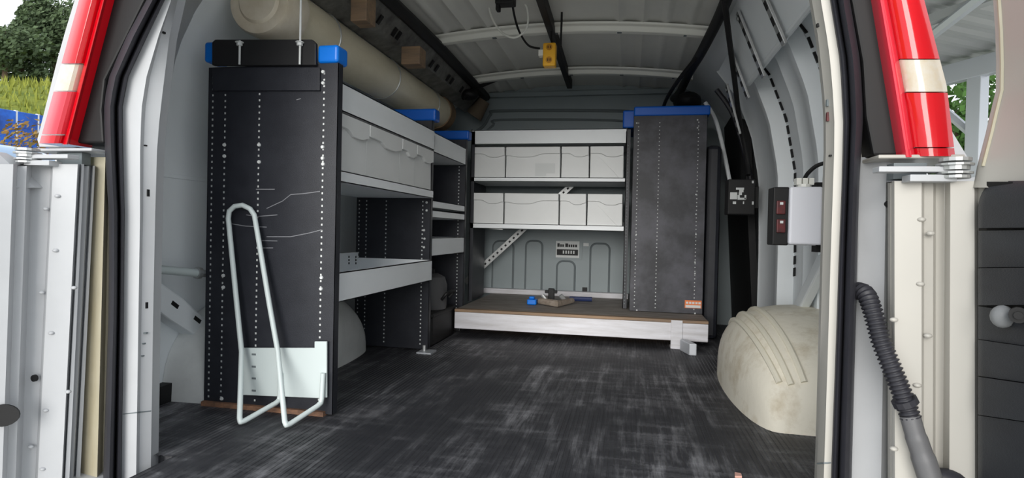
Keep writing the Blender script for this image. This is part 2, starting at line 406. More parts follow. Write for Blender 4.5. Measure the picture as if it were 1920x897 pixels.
# rounded shoulder above left
mb = MB(); a = [P(70,352,.955), P(36,306,.95), P(-5,284,.92), P(-80,284,.86), P(-80,330,.85), P(10,352,.90)]
mb.ext([p+Vector((0,-.004,0)) for p in a], (0,.02,0)); mb.build('shoulder', m_white, d1, bevel=.008)
for cx, cy, r, Y in ((168,350,6,1.030),(158,623,6,1.033),(67,709,8,.962)):
    c = P(cx, cy, Y); mb = MB(); mb.disc(c, (0,-1,0), r*Y/1130, .005); mb.build('plug', m_blackdull, d1)
c = P(6,779,.896); mb = MB(); uu = Vector((.86,.51,0))
mb.ext([c+uu*(.027*math.cos(t*math.pi/10))+Vector((0,0,.021*math.sin(t*math.pi/10))) for t in range(20)], Vector((.51,-.86,0))*.004); mb.build('access_hole', m_blackdull, d1)
for cx, cy in ((108,368),(86,392),(104,470),(78,549),(139,540),(96,625),(128,735),(86,770),(58,838),(80,880)):
    c = P(cx, cy, .962); mb = MB(); mb.ball((c.x,c.y,c.z), .006, .005, .0036, 10, 6); mb.build('dimple', m_white, d1, smooth=True)
def hinge(par, cx, cy, Y, s, m):
    c = P(cx, cy, Y)
    mb = MB()
    for k, (r, h) in enumerate(((.019,.004),(.022,.003),(.018,.006),(.023,.003),(.020,.005))):
        z = c.z-.013+k*.006; mb.disc((c.x,c.y,z), (0,0,1), r, h, 16)
    mb.build('hinge_knuckle', m_zinc, par)
    mb = MB(); mb.box(min(c.x,c.x+s*.10), max(c.x,c.x+s*.10), c.y-.005, c.y+.02, c.z-.004, c.z+.004)
    mb.box(min(c.x,c.x+s*.06), max(c.x,c.x+s*.06), c.y-.008, c.y+.02, c.z-.018, c.z-.008)
    mb.build('hinge_leaf', m_white, par, bevel=.001)
hinge(d1, 52, 294, .95, 1, m_zinc)
# ledge plates on top of the jambs
a, b = P(70,283,1.0), P(200,275,1.02)
mb = MB(); mb.box(a.x, b.x, .985, 1.10, a.z-.003, a.z+.003); mb.build('ledge', m_white, d1, bevel=.002)
a, b = P(132,290,1.03), P(178,312,1.03)
mb = MB(); mb.box(a.x, b.x, 1.0, 1.02, b.z, a.z); mb.build('recess', m_groove, d1)
d2 = door_strip('door_2', [(tl(1672,1672),1.03),(tl(1672,1672),.985),(tl(1677,1678),.975),(tl(1728,1728),.965),(tl(1733,1732),.975),(tl(1750,1749),.975),(tl(1755,1754),.985),(tl(1772,1768),.985),(tl(1782,1780),.955),(tl(1827,1828),.945),(tl(1834,1834),.95),(tl(1930,1930),.86),(tl(2200,2200),.66)], [340,400,600,800,1000], m_doorR)
# upper frame of the right door, beside the glass opening
UF = [(1850,-260),(1862,0),(1868,90),(1867,170),(1856,215),(1848,250),(1839,285),(1832,312),(1826,345)]
rows = []
for y in (-260,-100,0,60,120,170,215,250,285,312,345,352):
    x = interp(UF, y); rows.append([P(x,y,.975), P(x,y,.945), P(x+4,y,.938), P(x+22,y,.920), P(max(x+30,1930),y,.86), P(2200,y,.66), P(2200,y,.70), P(max(x+30,1930),y,.90)])
mb = MB(); mb.grid(rows, close=True); fr = mb.build('upper_frame', m_doorR, d2, smooth=True, angle=25)
mb = MB(); mb.tube([P(interp(UF,y)+12,y,.930) for y in (-250,-100,0,60,120,170,215,250,285,312)], .003, 6); mb.build('frame_bead', m_cream, d2, smooth=True)
for cx, cy, r, Y in ((1664,383,6,1.032),):
    c = P(cx, cy, Y); mb = MB(); mb.disc(c, (0,-1,0), r*Y/1130, .005); mb.build('plug', m_blackdull, trimR)
for cx, cy in ((1728,412),(1745,438),(1726,533),(1676,600),(1740,630),(1720,723),(1676,842)):
    c = P(cx, cy, .966); mb = MB(); mb.ball((c.x,c.y,c.z), .006, .005, .0036, 10, 6); mb.build('dimple', m_doorR, d2, smooth=True)
hinge(d2, 1790, 318, .95, -1, m_zinc)
a, b = P(1640,296,1.0), P(1800,298,1.0)
mb = MB(); mb.box(a.x, b.x, .985, 1.10, a.z-.003, a.z+.003); mb.build('ledge', m_doorR, d2, bevel=.002)
a, b = P(1668,308,1.0), P(1728,338,1.0)
mb = MB(); mb.box(a.x, b.x, .985, 1.01, b.z, a.z); mb.build('recess', m_groove, d2)
# charcoal inner trim of the right door, moulded in bands
bands = [(0,430),(430,437),(437,500),(500,574),(574,640),(640,700),(700,706),(706,780),(780,990)]
def trim_x(y): return 1833 if y > 400 else 1833+34*(1-math.sqrt(max(0, 1-((400-y)/60)**2)))
for i, (ya, yb) in enumerate(((340,428),(433,502),(503.5,573),(574.5,636),(637.5,705),(707,778),(779.5,985))):
    dep = (.012,.006,.012,.004,.010,.014,.009)[i]; mb = MB(); rows = []
    ys = [ya+(yb-ya)*k/8 for k in range(9)]
    for y in ys:
        x0 = trim_x(y)
        k2 = (14 if i > 2 else -1)
        rows.append([P(x0,y,.950), P(x0+1,y,.936-dep), P(x0+10,y+k2*.1,.922-dep), P(1930,y+k2,.842-dep), P(2100,y+k2*2.4,.700-dep), P(2100,y+k2*2.4,.75)])
    mb.grid(rows); mb.f.append(tuple(range(6))); mb.f.append(tuple(range(48,54))); mb.build('trim_band', m_trim, d2, smooth=True, angle=30)
mb = MB(); rows = [[P(trim_x(y)+2,y,.938),P(1850,y,.918),P(1930,y,.850),P(2100,y,.705),P(2100,y,.74)] for y in (341,350,365,385,400,600,985)]; mb.grid(rows); mb.build('trim_backing', m_blackdull, d2)
c = P(1880,594,.872); mb = MB(); mb.ball((c.x,c.y,c.z), .014, .012, .015); mb.build('highlight_lump', mat('highlight_grey',(120,122,124),.5), d2, smooth=True)  # pale lump put in for a grey highlight on the trim
c = P(1910,590,.848); mb = MB(); mb.disc(c, (-.5,-.86,0), .010, .012, 14); mb.disc(c+Vector((-.006,-.0103,0)), (-.5,-.86,0), .005, .004, 8); mb.build('lock_knob', m_blackdull, d2)

# ------------------------------------------------------------------ tail lamps
def tail_lamp(base, side, label, E0, E1, split, hous, mats):
    """E0 inner edge table, E1 outer edge table, split: y breaks"""
    t = thing('tail_lamp', base, label, 'tail lamp')
    s = side
    def sect(name, ya, yb, m, e0, e1, YY, dep, bev):
        ys = [ya+(yb-ya)*k/6 for k in range(7)]
        front = [[P(e0(y)*(1-u)+e1(y)*u, y, YY+.014*(2*u-1)**2) for u in (0,.15,.35,.5,.65,.85,1)] for y in ys]
        mb = MB(); n = 7
        for r in front:
            a_, b_ = r[0].copy(), r[-1].copy(); a_.y += dep; b_.y += dep; r.insert(0, a_); r.append(b_)
        mb.grid(front, close=True)
        b = len(mb.v); nn = n+2
        mb.f.append(tuple(range(nn))); mb.f.append(tuple(range(b-nn, b)))
        return mb.build(name, m, t, smooth=True, angle=35)
    e0 = lambda y: interp(E0, y); e1 = lambda y: interp(E1, y)
    mid = lambda y: e0(y)+(e1(y)-e0(y))*.27
    sect('rim_lens', -260, split[2]+5, mats[1], e0, mid, .982, .05, 0)
    sect('stop_lens', -260, split[0]-2, mats[0], mid, e1, .972, .05, 0)
    sect('reverse_lens', split[0], split[1], m_clear, mid, e1, .974, .05, 0)
    sect('lower_lens', split[1]+2, split[2]-14, mats[2], mid, e1, .972, .05, 0)
    sect('lens_foot', split[2]-12, split[2]+3, mats[3], mid, e1, .976, .05, 0)
    mb = MB(); mb.ext([P(x,y,1.012) for x,y in hous], (0,.08,0)); mb.build('housing', m_blackdull, t, bevel=.004)
    return t
c = P(1740,290,1.0)
tail_lamp(c, 1, 'red tail lamp with a square clear section, right of the rear opening', [(1642,0),(1690,293)], [(1733,0),(1775,160),(1790,285)], (112,172,290),
          [(1545,-260),(1597,0),(1618,117),(1624,218),(1638,292),(1700,292),(1660,0),(1620,-260)], (m_red, m_pink, m_red, m_redd))
c = P(105,268,1.0)
tail_lamp(c, -1, 'red tail lamp with a clear section, left of the rear opening', [(200,0),(131,270)], [(148,0),(74,268)], (121,170,266),
          [(420,-260),(270,0),(196,150),(190,206),(194,268),(120,268),(195,0),(280,-260)], (m_red, m_red, m_pink, m_redd))  # sky glare is put into the colour of the lower lens
# body corner sliver outside the left lamp, and outside the right lamp
mb = MB(); mb.ext([P(x,y,1.06) for x,y in ((140,0),(122,60),(108,110),(70,262),(74,275),(130,275),(215,0),(300,-260),(230,-260))], (-.02,.2,0)); struct(mb, 'trim_9', m_white)
mb = MB(); mb.ext([P(x,y,1.06) for x,y in ((1722,0),(1748,100),(1776,232),(1815,296),(1800,300),(1700,300),(1640,0),(1600,-260),(1676,-260))], (0,.2,0)); struct(mb, 'trim_10', m_white)

# wiring conduit between body and right door
t = thing('wiring_conduit', P(1745,930,.95), 'corrugated black wiring conduit between body jamb and right door', 'conduit')
ctrl = [P(1600,548,1.05),P(1612,546,1.02),P(1626,556,1.0),P(1638,590,.985),P(1652,640,.975),P(1672,690,.965),P(1692,740,.96),P(1708,785,.955)]
path = curve_pts(ctrl, 40); cum = [0]
for a, b in zip(path, path[1:]): cum.append(cum[-1]+(b-a).length)
step = .0016; pts = []; i = 0; d = 0
while d < cum[-1]:
    while cum[i+1] < d: i += 1
    u = (d-cum[i])/max(1e-9, cum[i+1]-cum[i]); pts.append(path[i].lerp(path[i+1], u)); d += step
rad = [.0125+.0016*(1 if (k//2) % 2 == 0 else -1) for k in range(len(pts))]
mb = MB(); mb.tube(pts, rad, 12); mb.build('corrugated_tube', m_rub, t, smooth=True, angle=80)
mb = MB(); mb.tube(curve_pts([P(1706,780,.955),P(1716,815,.952),P(1728,850,.95),P(1748,910,.945),P(1768,960,.94)],6), [.0135]*7+[.0145]*6+[.016]*6+[.017]*6, 12); mb.build('smooth_boot', mat('grey_rubber',(96,96,98),.45), t, smooth=True)
mb = MB(); c = P(1697,754,.958); mb.tube([c+Vector((-.002,0,.004)), c+Vector((.002,0,-.004))], .0175, 12); mb.build('clip_ring', m_rub, t)
mb = MB(); c = P(1770,897,.955); mb.ball((c.x,c.y,c.z), .03,.014,.014); mb.build('boot_flange', m_rub, t, smooth=True)

# ------------------------------------------------------------------ shelving
def end_panel(par, xa, xb, Y, z0, z1, cols, name='end_panel', s=1, pitch=.0166, hole=.0058, m=m_black):
    """black punched sheet facing the rear with side returns; pale strips behind the holes imitate light showing through"""
    mb = MB(); w = xb-xa; cx = sorted(xa+w*c for c in cols); hw = hole/2; x = xa
    T = .0015
    for c in cx:
        mb.box(x, c-hw, Y, Y+T, z0, z1); z = z0; k = 0
        zz = z0+.02
        mb.box(c-hw, c+hw, Y, Y+T, z0, zz-hw)
        while zz < z1-.02:
            nz = min(zz+pitch-hw, z1)
            if zz+pitch >= z1-.02: nz = z1
            mb.box(c-hw, c+hw, Y, Y+T, zz+hw, nz); zz += pitch
        x = c+hw
    mb.box(x, xb, Y, Y+T, z0, z1)
    mb.box(xa, xa+T, Y, Y+.025, z0, z1); mb.box(xb-T, xb, Y, Y+.025, z0, z1)
    p = mb.build(name, m, par)
    for c in cx:
        b = MB(); b.box(c-.006, c+.006, Y+.0022, Y+.004, z0+.01, z1-.01); b.build('hole_light_strip', m_pale, p)  # pale strip stands in for light seen through the punched holes
    return p
def rivets(par, p, lst, Y, r=.0052):
    for px, py in lst:
        c = P(px, py, Y); b = MB(); b.disc((c.x, Y-.0035, c.z), (0,1,0), r*.8, .0035, 8, r2=r); b.build('rivet', m_pale, p)
def cap(par, xa, xb, Y, z0, z1, m, y1=.05, name='end_cap'):
    b = MB(); b.box(xa, xb, Y-.008, Y+y1, z0, z1); return b.build(name, m, par, bevel=.008, seg=3)
def tray(par, o, u, n, L, D, zt, lip, back, m=m_tray, th=.0025, name='tray'):
    """o: front corner at base height (Vector), u along front, n towards the back; front lip and back lip heights"""
    o = Vector(o); u = Vector(u).normalized(); n = Vector(n).normalized(); Z = Vector((0,0,1))
    mb = MB(); mb.obox(o, u*L, n*D, Z*th)
    mb.obox(o, u*L, n*th*1.3, Z*lip); mb.obox(o+n*.0 + Z*(lip-.003), u*L, n*.012, Z*.003)
    mb.obox(o+n*(D-th), u*L, n*th, Z*back)
    mb.obox(o, u*th, n*D, Z*min(lip,back)); mb.obox(o+u*(L-th), u*th, n*D, Z*min(lip,back))
    return mb.build(name, m, par)
def bin_(o, u, n, w, D, h, label, group, lipm=m_bin, flip=False):
    """plastic bin: o front lower corner, u along the front, n outward from the front"""
    o = Vector(o); u = Vector(u); n = Vector(n); Z = Vector((0,0,1))
    base = o+u*w/2-n*D/2
    t = thing('storage_bin', base, label, 'bin', group)
    mb = MB(); T = .004
    fr_h = h*.97
    mb.obox(o, u*w, -n*T, Z*fr_h); mb.obox(o-n*(D-T), u*w, -n*T, Z*h)
    mb.obox(o, u*T, -n*D, Z*h); mb.obox(o+u*(w-T), u*T, -n*D, Z*h); mb.obox(o, u*w, -n*D, Z*T)
    mb.build('body', m_bin, t, bevel=.002)
    # grip lip over the top of the front, lower edge wavy
    N = 14; lo = []
    for k in range(N+1):
        q = k/N; e = (1-q) if flip else q
        d = .20+.10/(1+math.exp(-(e-.42)*26)) - (.05/(1+math.exp(-(e-.86)*40)))
        lo.append(o+u*(w*q)+Z*(h*(1-d)))
    poly = lo+[o+u*w+Z*h, o+Z*h]
    g = MB(); g.ext(poly, n*.012); g.build('grip_lip', lipm, t, bevel=.002)
    return t

# --- left unit next to the opening
YA, Y2, Y3 = 1.42, 2.27, 2.79
c0, c1 = P(387,440,YA).x, P(629,440,YA).x
zb0 = 0.0; zA = P(628,118,YA).z
colsF = [.035,.135,.405,.895]
UA = thing('shelving_unit', ((c0+c1)/2, (YA+Y2)/2, 0), 'tall black punched shelving unit with white trays, nearest the opening on the left', 'shelving')
ep = end_panel(UA, c0, c1, YA, zb0+.004, zA, colsF)
rivets(UA, ep, [(420,138),(420,159),(606,135),(606,156),(421,272),(421,293),(605,276),(605,297),(419,517),(419,539),(603,521),(602,542),(416,748),(606,308),(486,272),(486,304)], YA)
# scratches on the panel
sc = MB()
for pts in ([(480,356),(515,356)],[(500,392),(530,378),(545,366),(570,364),(600,360)],[(482,407),(520,404)],[(430,420),(460,425),(500,427)],[(500,445),(545,445),(580,438),(603,432)],[(485,452),(520,453)],[(462,404),(476,406)],[(490,466),(512,466)],[(556,188),(564,186)]):
    q = [P(a, b, YA) for a, b in pts]
    for a, b in zip(q, q[1:]):
        sc.obox((a.x,YA-.0006,a.z), (b.x-a.x,0,b.z-a.z), (0,.0008,0), (0,0,.0022))
sc.build('scratches', mat('scratch_grey',(120,121,126),.6), ep, kind='stuff', label='pale scratches across the black panel')
# second end of the unit
cE0, cE1 = -1.118, -.795
z2 = P(808,226,Y2).z
ep2 = end_panel(UA, cE0, cE1, Y2, .01, z2, colsF)
rivets(UA, ep2, [(800,380),(800,395),(795,432),(796,448),(795,464)], Y2)
a = P(782,661,Y2); mb = MB(); mb.box(cE1-.03, cE1+.03, Y2-.05, Y2+.02, 0, .006); mb.build('foot_plate', m_steel, UA)
mb = MB(); mb.disc((cE1-.012, Y2-.01, .006), (0,0,1), .007, .022, 8); mb.build('foot_bolt', m_zinc, UA)
mb = MB(); mb.box(c0, c1-.02, YA-.012, YA+.03, 0, .012); mb.build('foot_rail', mat('rusty_foot',(150,110,84),.7,rgb2=(60,50,46),vscale=30), UA, label='rusty foot rail')
# blue corner caps and black closing board with threaded rods
a, b = P(386,80,YA), P(408,117,YA); cap(UA, a.x, b.x, YA, b.z, a.z, m_bluel)
a, b = P(598,86,YA), P(636,118,YA); cap(UA, a.x, b.x, YA, b.z, a.z, m_bluel)
q = [P(x,y,YA) for x,y in ((404,125),(404,82),(410,77),(590,77),(597,84),(597,125))]
mb = MB(); mb.ext([(p.x, YA-.014, p.z) for p in q], (0,.012,0)); mb.build('closing_board', mat('black_board',(30,30,32),.5), UA, bevel=.002)
q = [P(x,y,YA) for x,y in ((402,128),(602,128),(602,171),(402,171))]
mb = MB(); mb.ext([(p.x, YA-.008, p.z) for p in q], (0,.007,0)); mb.build('lower_board', m_black, UA, bevel=.001)
# trays of unit A (front along +Y at x = xf)
xf = -.783; Ya, Yb = YA+.03, Y2-.004
def zx(px, py): return PX(px, py, xf).z
zl0, zl1 = zx(632,204), zx(632,150)   # topmost lip
tray(UA, (xf,Ya,zl0), (0,1,0), (-1,0,0), Yb-Ya, .325, 0, zl1-zl0, .08)
zs0, zs1 = zx(632,340), zx(632,318)
tray(UA, (xf,Ya,zs0), (0,1,0), (-1,0,0), Yb-Ya, .325, 0, zs1-zs0, .09)
zt0, zt1 = zx(632,568), zx(632,512)
tray(UA, (xf,Ya,zt0), (0,1,0), (-1,0,0), Yb-Ya, .325, 0, zt1-zt0, .105)
# little punched marks on the back of the lower tray
mb = MB()
for px in (653,666,712):
    for k in range(3):
        c = PX(px, 482+6*k, xf-.325); mb.box(c.x+.0026, c.x+.004, c.y-.004, c.y+.004, c.z-.004, c.z+.004)
mb.build('punched_holes', m_blackdull, UA, kind='stuff')
# bins on the middle tray of unit A
hb = zl0-zs0-.012; xb = xf-.006
brk = [PX(634,270,xf).y, PX(690,270,xf).y, PX(752,270,xf).y, PX(780,280,xf).y, PX(802,290,xf).y]
brk[0] = Ya+.006; brk[-1] = Yb-.02
nm = ['first', 'second', 'third', 'fourth']
for k in range(4):
    bin_((xb, brk[k]+.002, zs0+.004), (0,1,0), (1,0,0), brk[k+1]-brk[k]-.004, .30, hb,
         'white storage bin on the left shelf, %s from the van opening' % nm[k], 'bins on the left shelf', flip=False)
# --- left unit further in
UB = thing('shelving_unit', (-.955, (Y2+Y3)/2, 0), 'short black shelving unit with blue caps, deeper in on the left', 'shelving')
a, b = P(742,199,Y2), P(816,224,Y2); cap(UB, cE0, cE1+.012, Y2+.012, z2, z2+.05, m_blue, .05)
z3 = P(870,262,Y3).z
ep3 = end_panel(UB, -1.12, -.80, Y3, .01, z3, colsF)
cap(UB, -1.12, -.785, Y3, z3, z3+.045, m_blue, .05)
xg = -.80; Yc, Yd = Y2+.03, Y3-.004
def zg(px, py): return PX(px, py, xg).z
def tb(ya, yb, back):
    z0, z1 = zg(818,yb), zg(818,ya)
    tray(UB, (xg,Yc,z0), (0,1,0), (-1,0,0), Yd-Yc, .30, 0, z1-z0, back)
tb(250,287,.07); tb(377,391,.05); tb(395,409,.05); tb(446,480,.075)
mb = MB(); mb.box(-1.115, -.81, Y3-.04, Y3-.012, .006, .11); mb.build('kick_plate', m_blackdull, UB)
mb = MB(); mb.disc((-.815, Y3-.02, .004), (0,0,1), .007, .03, 8); mb.build('foot_bolt', m_zinc, UB)
# bag/canister stored under it
cx, cy = -.93, 2.52
mb = MB(); mb.box(cx-.13, cx+.12, cy-.16, cy+.16, .002, .14); mb.box(cx-.135, cx+.125, cy-.165, cy+.165, .12, .142)
t = mb.build('tool_crate', m_blackdull, bevel=.008); tag(t, 'low black crate on the floor under the deeper left shelves', 'crate')
t = thing('canister', (cx+.05, cy, .143), 'dark grey rounded canister on the black crate under the left shelves', 'canister')
prof = [(.0,.143),(.075,.143),(.078,.16),(.078,.25),(.068,.285),(.04,.30),(0,.302)]
mb = MB(); mb.grid([[(cx+.05+r*math.cos(2*math.pi*k/20), cy+r*math.sin(2*math.pi*k/20), z) for k in range(20)] for r, z in prof], close=True)
mb.build('body', mat('dark_grey_plastic',(78,78,80),.5), t, smooth=True)
mb = MB(); mb.tube(curve_pts([(cx+.125,cy-.05,.19),(cx+.15,cy-.05,.22),(cx+.15,cy+.05,.22),(cx+.125,cy+.05,.19)],5), .007, 8); mb.build('handle', m_blackdull, t, smooth=True)
mb = MB(); mb.disc((cx+.05,cy,.30), (0,0,1), .022, .02, 14); mb.build('lid', m_blackdull, t)

# --- bench across the bulkhead
Yq = 2.665
t = thing('bench', (-.23, 3.05, .03), 'low white-fronted plywood bench across the bulkhead', 'bench')
fa, fb = P(873,585,Yq), P(1322,602,Yq); za = .125
mb = MB(); mb.box(-.80, .343, Yq+.004, YB-.01, za-.018, za); mb.build('bench_top', m_benchtop, t, bevel=.002)
zfl = P(873,605,Yq).z; zfr = P(1322,636,Yq).z
mb = MB(); mb.box(-.80, .343, Yq-.014, Yq+.006, .035, za-.012); mb.build('front_board', m_board, t, bevel=.003)
mb = MB(); mb.box(-.80, .343, Yq-.016, Yq+.02, za-.011, za+.002); mb.build('edge_strip', m_wood, t, bevel=.002)
a, b = P(1258,597,Yq), P(1278,645,Yq)
mb = MB(); mb.box(a.x, b.x, Yq-.022, Yq-.014, .0, za); mb.box(a.x, b.x, Yq-.022, Yq+.05, .0, .006); mb.build('bracket', m_board, t, bevel=.001)
mb = MB(); mb.box(-.78, .30, Yq+.20, Yq+.24, 0, za-.018); mb.box(-.78, .30, Yq+.6, Yq+.64, 0, za-.018); mb.build('bearer', m_wood, t)
c = PZ(1296,664,0.0)
mb = MB(); mb.obox((c.x-.012,c.y-.04,0), (.03,0,0), (-.03,.10,0), (0,0,.05)); mb.build('foot_block', m_steel, t, bevel=.004)

# --- shelves on the bench facing the rear
UC = thing('shelving_unit', (-.41, 3.08, .127), 'wide shelving unit on the bench with two rows of white bins', 'shelving')
YC = 2.95; DC = .32; x0, x1 = -.815, -.028
for xa in (x0-.004, x1):
    mb = MB(); mb.box(xa, xa+.003, YC, YC+DC, .128, P(1165,243,YC).z+.01); mb.box(xa-.0, xa+.02, YC, YC+.003, .128, P(1165,243,YC).z)
    sp = mb.build('side_panel', m_black, UC)
    if xa == x1:
        hb2 = MB()
        for k in range(48):
            hb2.box(xa+.007, xa+.012, YC-.0008, YC+.0005, .15+k*.0166, .1545+k*.0166)
        hb2.build('punched_holes', m_groove, sp, kind='stuff')
zc = lambda py: P(1020, py, YC).z
def tc_(ya, yb, back):
    z0, z1 = zc(yb), zc(ya); tray(UC, (x0,YC,z0), (1,0,0), (0,1,0), x1-x0, DC-.01, 0, z1-z0, back); return z0
tc_(243,270,.06); s1 = tc_(333,341,.05); s2 = tc_(421,431,.05)
cap(UC, x1-.02, x1+.05, YC+.03, P(1165,243,YC).z+.012, P(1165,205,YC).z, m_blue, DC-.03)
Wc = x1-x0
def cb(px): return P(px, 300, YC).x
rowsb = (('upper', s1, zc(276)-s1, (877,947,1051,1105,1158)), ('lower', s2, zc(364)-s2, (877,946,1050,1102,1156)))
pos = ['leftmost', 'wide second', 'third', 'rightmost']
for rn, zz, hh, brs in rowsb:
    for k in range(4):
        xa, xb_ = cb(brs[k]), cb(brs[k+1])
        if k == 0: xa = x0+.004
        if k == 3: xb_ = x1-.008
        b = bin_((xa+.004, YC+.014, zz+.0026), (1,0,0), (0,-1,0), xb_-xa-.008, .28, hh, 'white storage bin, %s in the %s row of the bench shelves' % (pos[k], rn), 'bins on the bench shelves', flip=(k == 1))
        if rn == 'upper' and k == 1:
            a_ = P(1003,306,YC); b_ = P(1040,330,YC)
            mb = MB(); mb.box(a_.x, b_.x, YC+.0125, YC+.0142, b_.z, a_.z); mb.build('paper_label', m_pale, b)
# diagonal perforated brace behind the bins
t = thing('diagonal_brace', P(873,535,YC+DC+.02), 'perforated steel brace running diagonally behind the bench shelves', 'brace')
a, b = P(872,530,YC+DC+.02), P(1082,338,YC+DC+.02)
d = (b-a); Ld = d.length; d.normalize(); nn = Vector((0,-1,0)).cross(d)
mb = MB(); mb.obox(a-nn*.016, d*Ld, (0,.003,0), nn*.032); mb.build('strap', m_zinc, t)
mb = MB(); k = .03
while k < Ld-.02:
    mb.obox(a+d*k-nn*.005+Vector((0,-.0012,0)), d*.012, (0,.002,0), nn*.010); k += .032
mb.build('slots', m_blackdull, t, kind='stuff')

# --- unit standing at the right end of the bench
UD = thing('shelving_unit', (.18, 3.1, .127), 'black punched shelving unit with full blue cap at the right end of the bench', 'shelving')
YDD = 2.88; xa, xb2 = P(1184,400,YDD).x, P(1322,400,YDD).x; zD = P(1250,217,YDD).z
ep4 = end_panel(UD, xa, xb2, YDD, .128, zD, [.07,.36,.885], pitch=.018, hole=.0045, m=m_black2)
rivets(UD, ep4, [(1194,231),(1193,440),(1194,582),(1308,225),(1308,240),(1305,365),(1305,402),(1305,440),(1303,492),(1303,513),(1303,588)], YDD, .004)
cap(UD, xa+.0, xb2+.012, YDD, zD, P(1250,199,YDD).z, m_blue, .40)
mb = MB(); mb.box(xa, xa+.002, YDD+.026, YDD+.42, .128, zD); mb.box(xb2-.002, xb2, YDD+.026, YDD+.42, .128, zD); mb.build('side_sheet', m_black, UD)
for z in (.2,.5,.8): mb = MB(); mb.box(xa+.003, xb2-.003, YDD+.03, YDD+.41, z, z+.004); mb.build('shelf_sheet', m_tray, UD)
mb = MB(); mb.box(xa, xb2, YDD+.42, YDD+.423, .128, zD); mb.build('far_panel', m_black, UD)
a, b = P(1284,563,YDD), P(1315,579,YDD)
mb = MB(); mb.box(a.x, b.x, YDD-.0015, YDD, b.z, a.z); st = mb.build('sticker', m_or, ep4, label='orange and white sticker')
mb = MB(); hh = a.z-b.z
mb.box(a.x+.004, b.x-.004, YDD-.0022, YDD-.0015, b.z+.002, a.z-hh*.62)
for k in range(5): mb.box(a.x+.006+k*.014, a.x+.016+k*.014, YDD-.0022, YDD-.0015, a.z-hh*.45, a.z-hh*.2)
mb.build('sticker_print', m_pale, ep4)

# ------------------------------------------------------------------ wire hanger on the first panel
t = thing('wire_hanger', (P(520,790,YA).x, YA-.06, 0.0), 'white bent-rod hose hanger clipped to the front of the near shelving unit', 'hanger')
q = [(453,652),(592,652),(592,640),(615,640),(615,745),(600,746),(455,740)]
mb = MB(); mb.ext([(P(x,y,YA-.005).x, YA-.012, P(x,y,YA-.005).z) for x,y in q], (0,.006,0)); pl_ = mb.build('mounting_plate', m_rack, t, bevel=.0015)
mb = MB()
for y in (665,688,710,733):
    c = P(476, y, YA-.012); mb.box(c.x-.006, c.x+.006, YA-.0128, YA-.0118, c.z-.0025, c.z+.0025)
mb.build('plate_slots', m_groove, pl_, kind='stuff')
Yh, Yo = YA-.022, YA-.085
k1, k2 = PZ(449,795,.008), PZ(535,801,.008)
def bend(a, b, c, r=.014):
    """short rounded corner at b"""
    a, b, c = Vector(a), Vector(b), Vector(c); p, q = b+(a-b).normalized()*r, b+(c-b).normalized()*r
    return [p, p.lerp(b,.5).lerp(b.lerp(q,.5),.35), p.lerp(b,.6).lerp(q.lerp(b,.6),.5), p.lerp(b,.5).lerp(b.lerp(q,.5),.65), q]
s0, s1 = P(525,700,YA-.018), P(525,752,Yh); l1 = P(453,660,YA-.045); l2 = P(521,660,YA-.045)
e1, e0 = P(603,757,Yh), P(606,700,YA-.018)
rod = [s0]+bend(s0,s1,k1)+bend(s1,k1,l1)+[l1, P(449,620,YA-.04), P(437,500,YA-.03), P(428,410,YA-.024)]
rod += [P(430,396,YA-.024), P(440,387,YA-.024), P(455,385,YA-.024), P(469,392,YA-.024), P(477,404,YA-.024)]
rod += [P(490,480,YA-.03), P(505,570,YA-.038), l2]+bend(l2,k2,e1)+bend(k2,e1,e0)+[e0]
mb = MB(); mb.tube(rod, .0068, 10)
mb.build('bent_rod', m_rack, t, smooth=True, angle=60)

# ------------------------------------------------------------------ conduit pipe with cap, rods
pc = P(487,3,YA+.03); pr = .090
t = thing('pipe_carrier', (pc.x, 2.2, pc.z-pr), 'long cream plastic pipe carrier slung above the left shelves', 'pipe')
yp0, yp1 = YA+.03, 2.98
mb = MB(); mb.tube([(pc.x,yp0+.02,pc.z),(pc.x,2.2,pc.z),(pc.x,yp1,pc.z)], pr*.93, 40); mb.build('pipe', m_pvc, t, smooth=True)
mb = MB()
pr2 = [(0,-.012),(.055,-.012),(.062,-.004),(.070,-.006),(.088,-.004),(.092,.006),(.092,.10),(.086,.105)]
mb.grid([[(pc.x+r*math.cos(2*math.pi*k/40), yp0+y, pc.z+r*math.sin(2*math.pi*k/40)) for k in range(40)] for r, y in pr2], close=True)
mb.build('end_cap', m_pvcend, t, smooth=True, angle=30)
mb = MB(); mb.tube([(pc.x,yp1-.05,pc.z),(pc.x,yp1+.03,pc.z)], pr, 32); mb.build('far_coupling', mat('brown_coupling',(150,124,96),.6,rgb2=(110,90,70),vscale=20), t, smooth=True)
for k in range(3):
    mb = MB(); yy = 1.75+.5*k; mb.tube([(pc.x+pr*.95*math.cos(a), yy, pc.z+pr*.95*math.sin(a)) for a in [math.pi*2*j/28 for j in range(28)]], .003, 6, closed=True); mb.build('strap', m_zinc, t, smooth=True)
for i, (px, ya, yb) in enumerate(((449,76,121),(562,-90,121))):
    a, b = P(px, ya, YA-.022), P(px, yb, YA-.022)
    r = thing('threaded_rod', b, ('short threaded rod with nut on the left of the black closing board', 'long threaded rod with nut on the right of the black closing board')[i], 'rod')
    mb = MB(); mb.tube([b,(b.x,b.y,a.z)], .0028, 8); mb.build('rod', m_pale, r)
    n_ = P(px, 82, YA-.022); mb = MB(); mb.disc((n_.x,n_.y,n_.z-.005), (0,0,1), .0075, .008, 6); mb.disc((n_.x,n_.y,n_.z+.003), (0,0,1), .011, .0015, 12); mb.build('nut', m_pale, r)

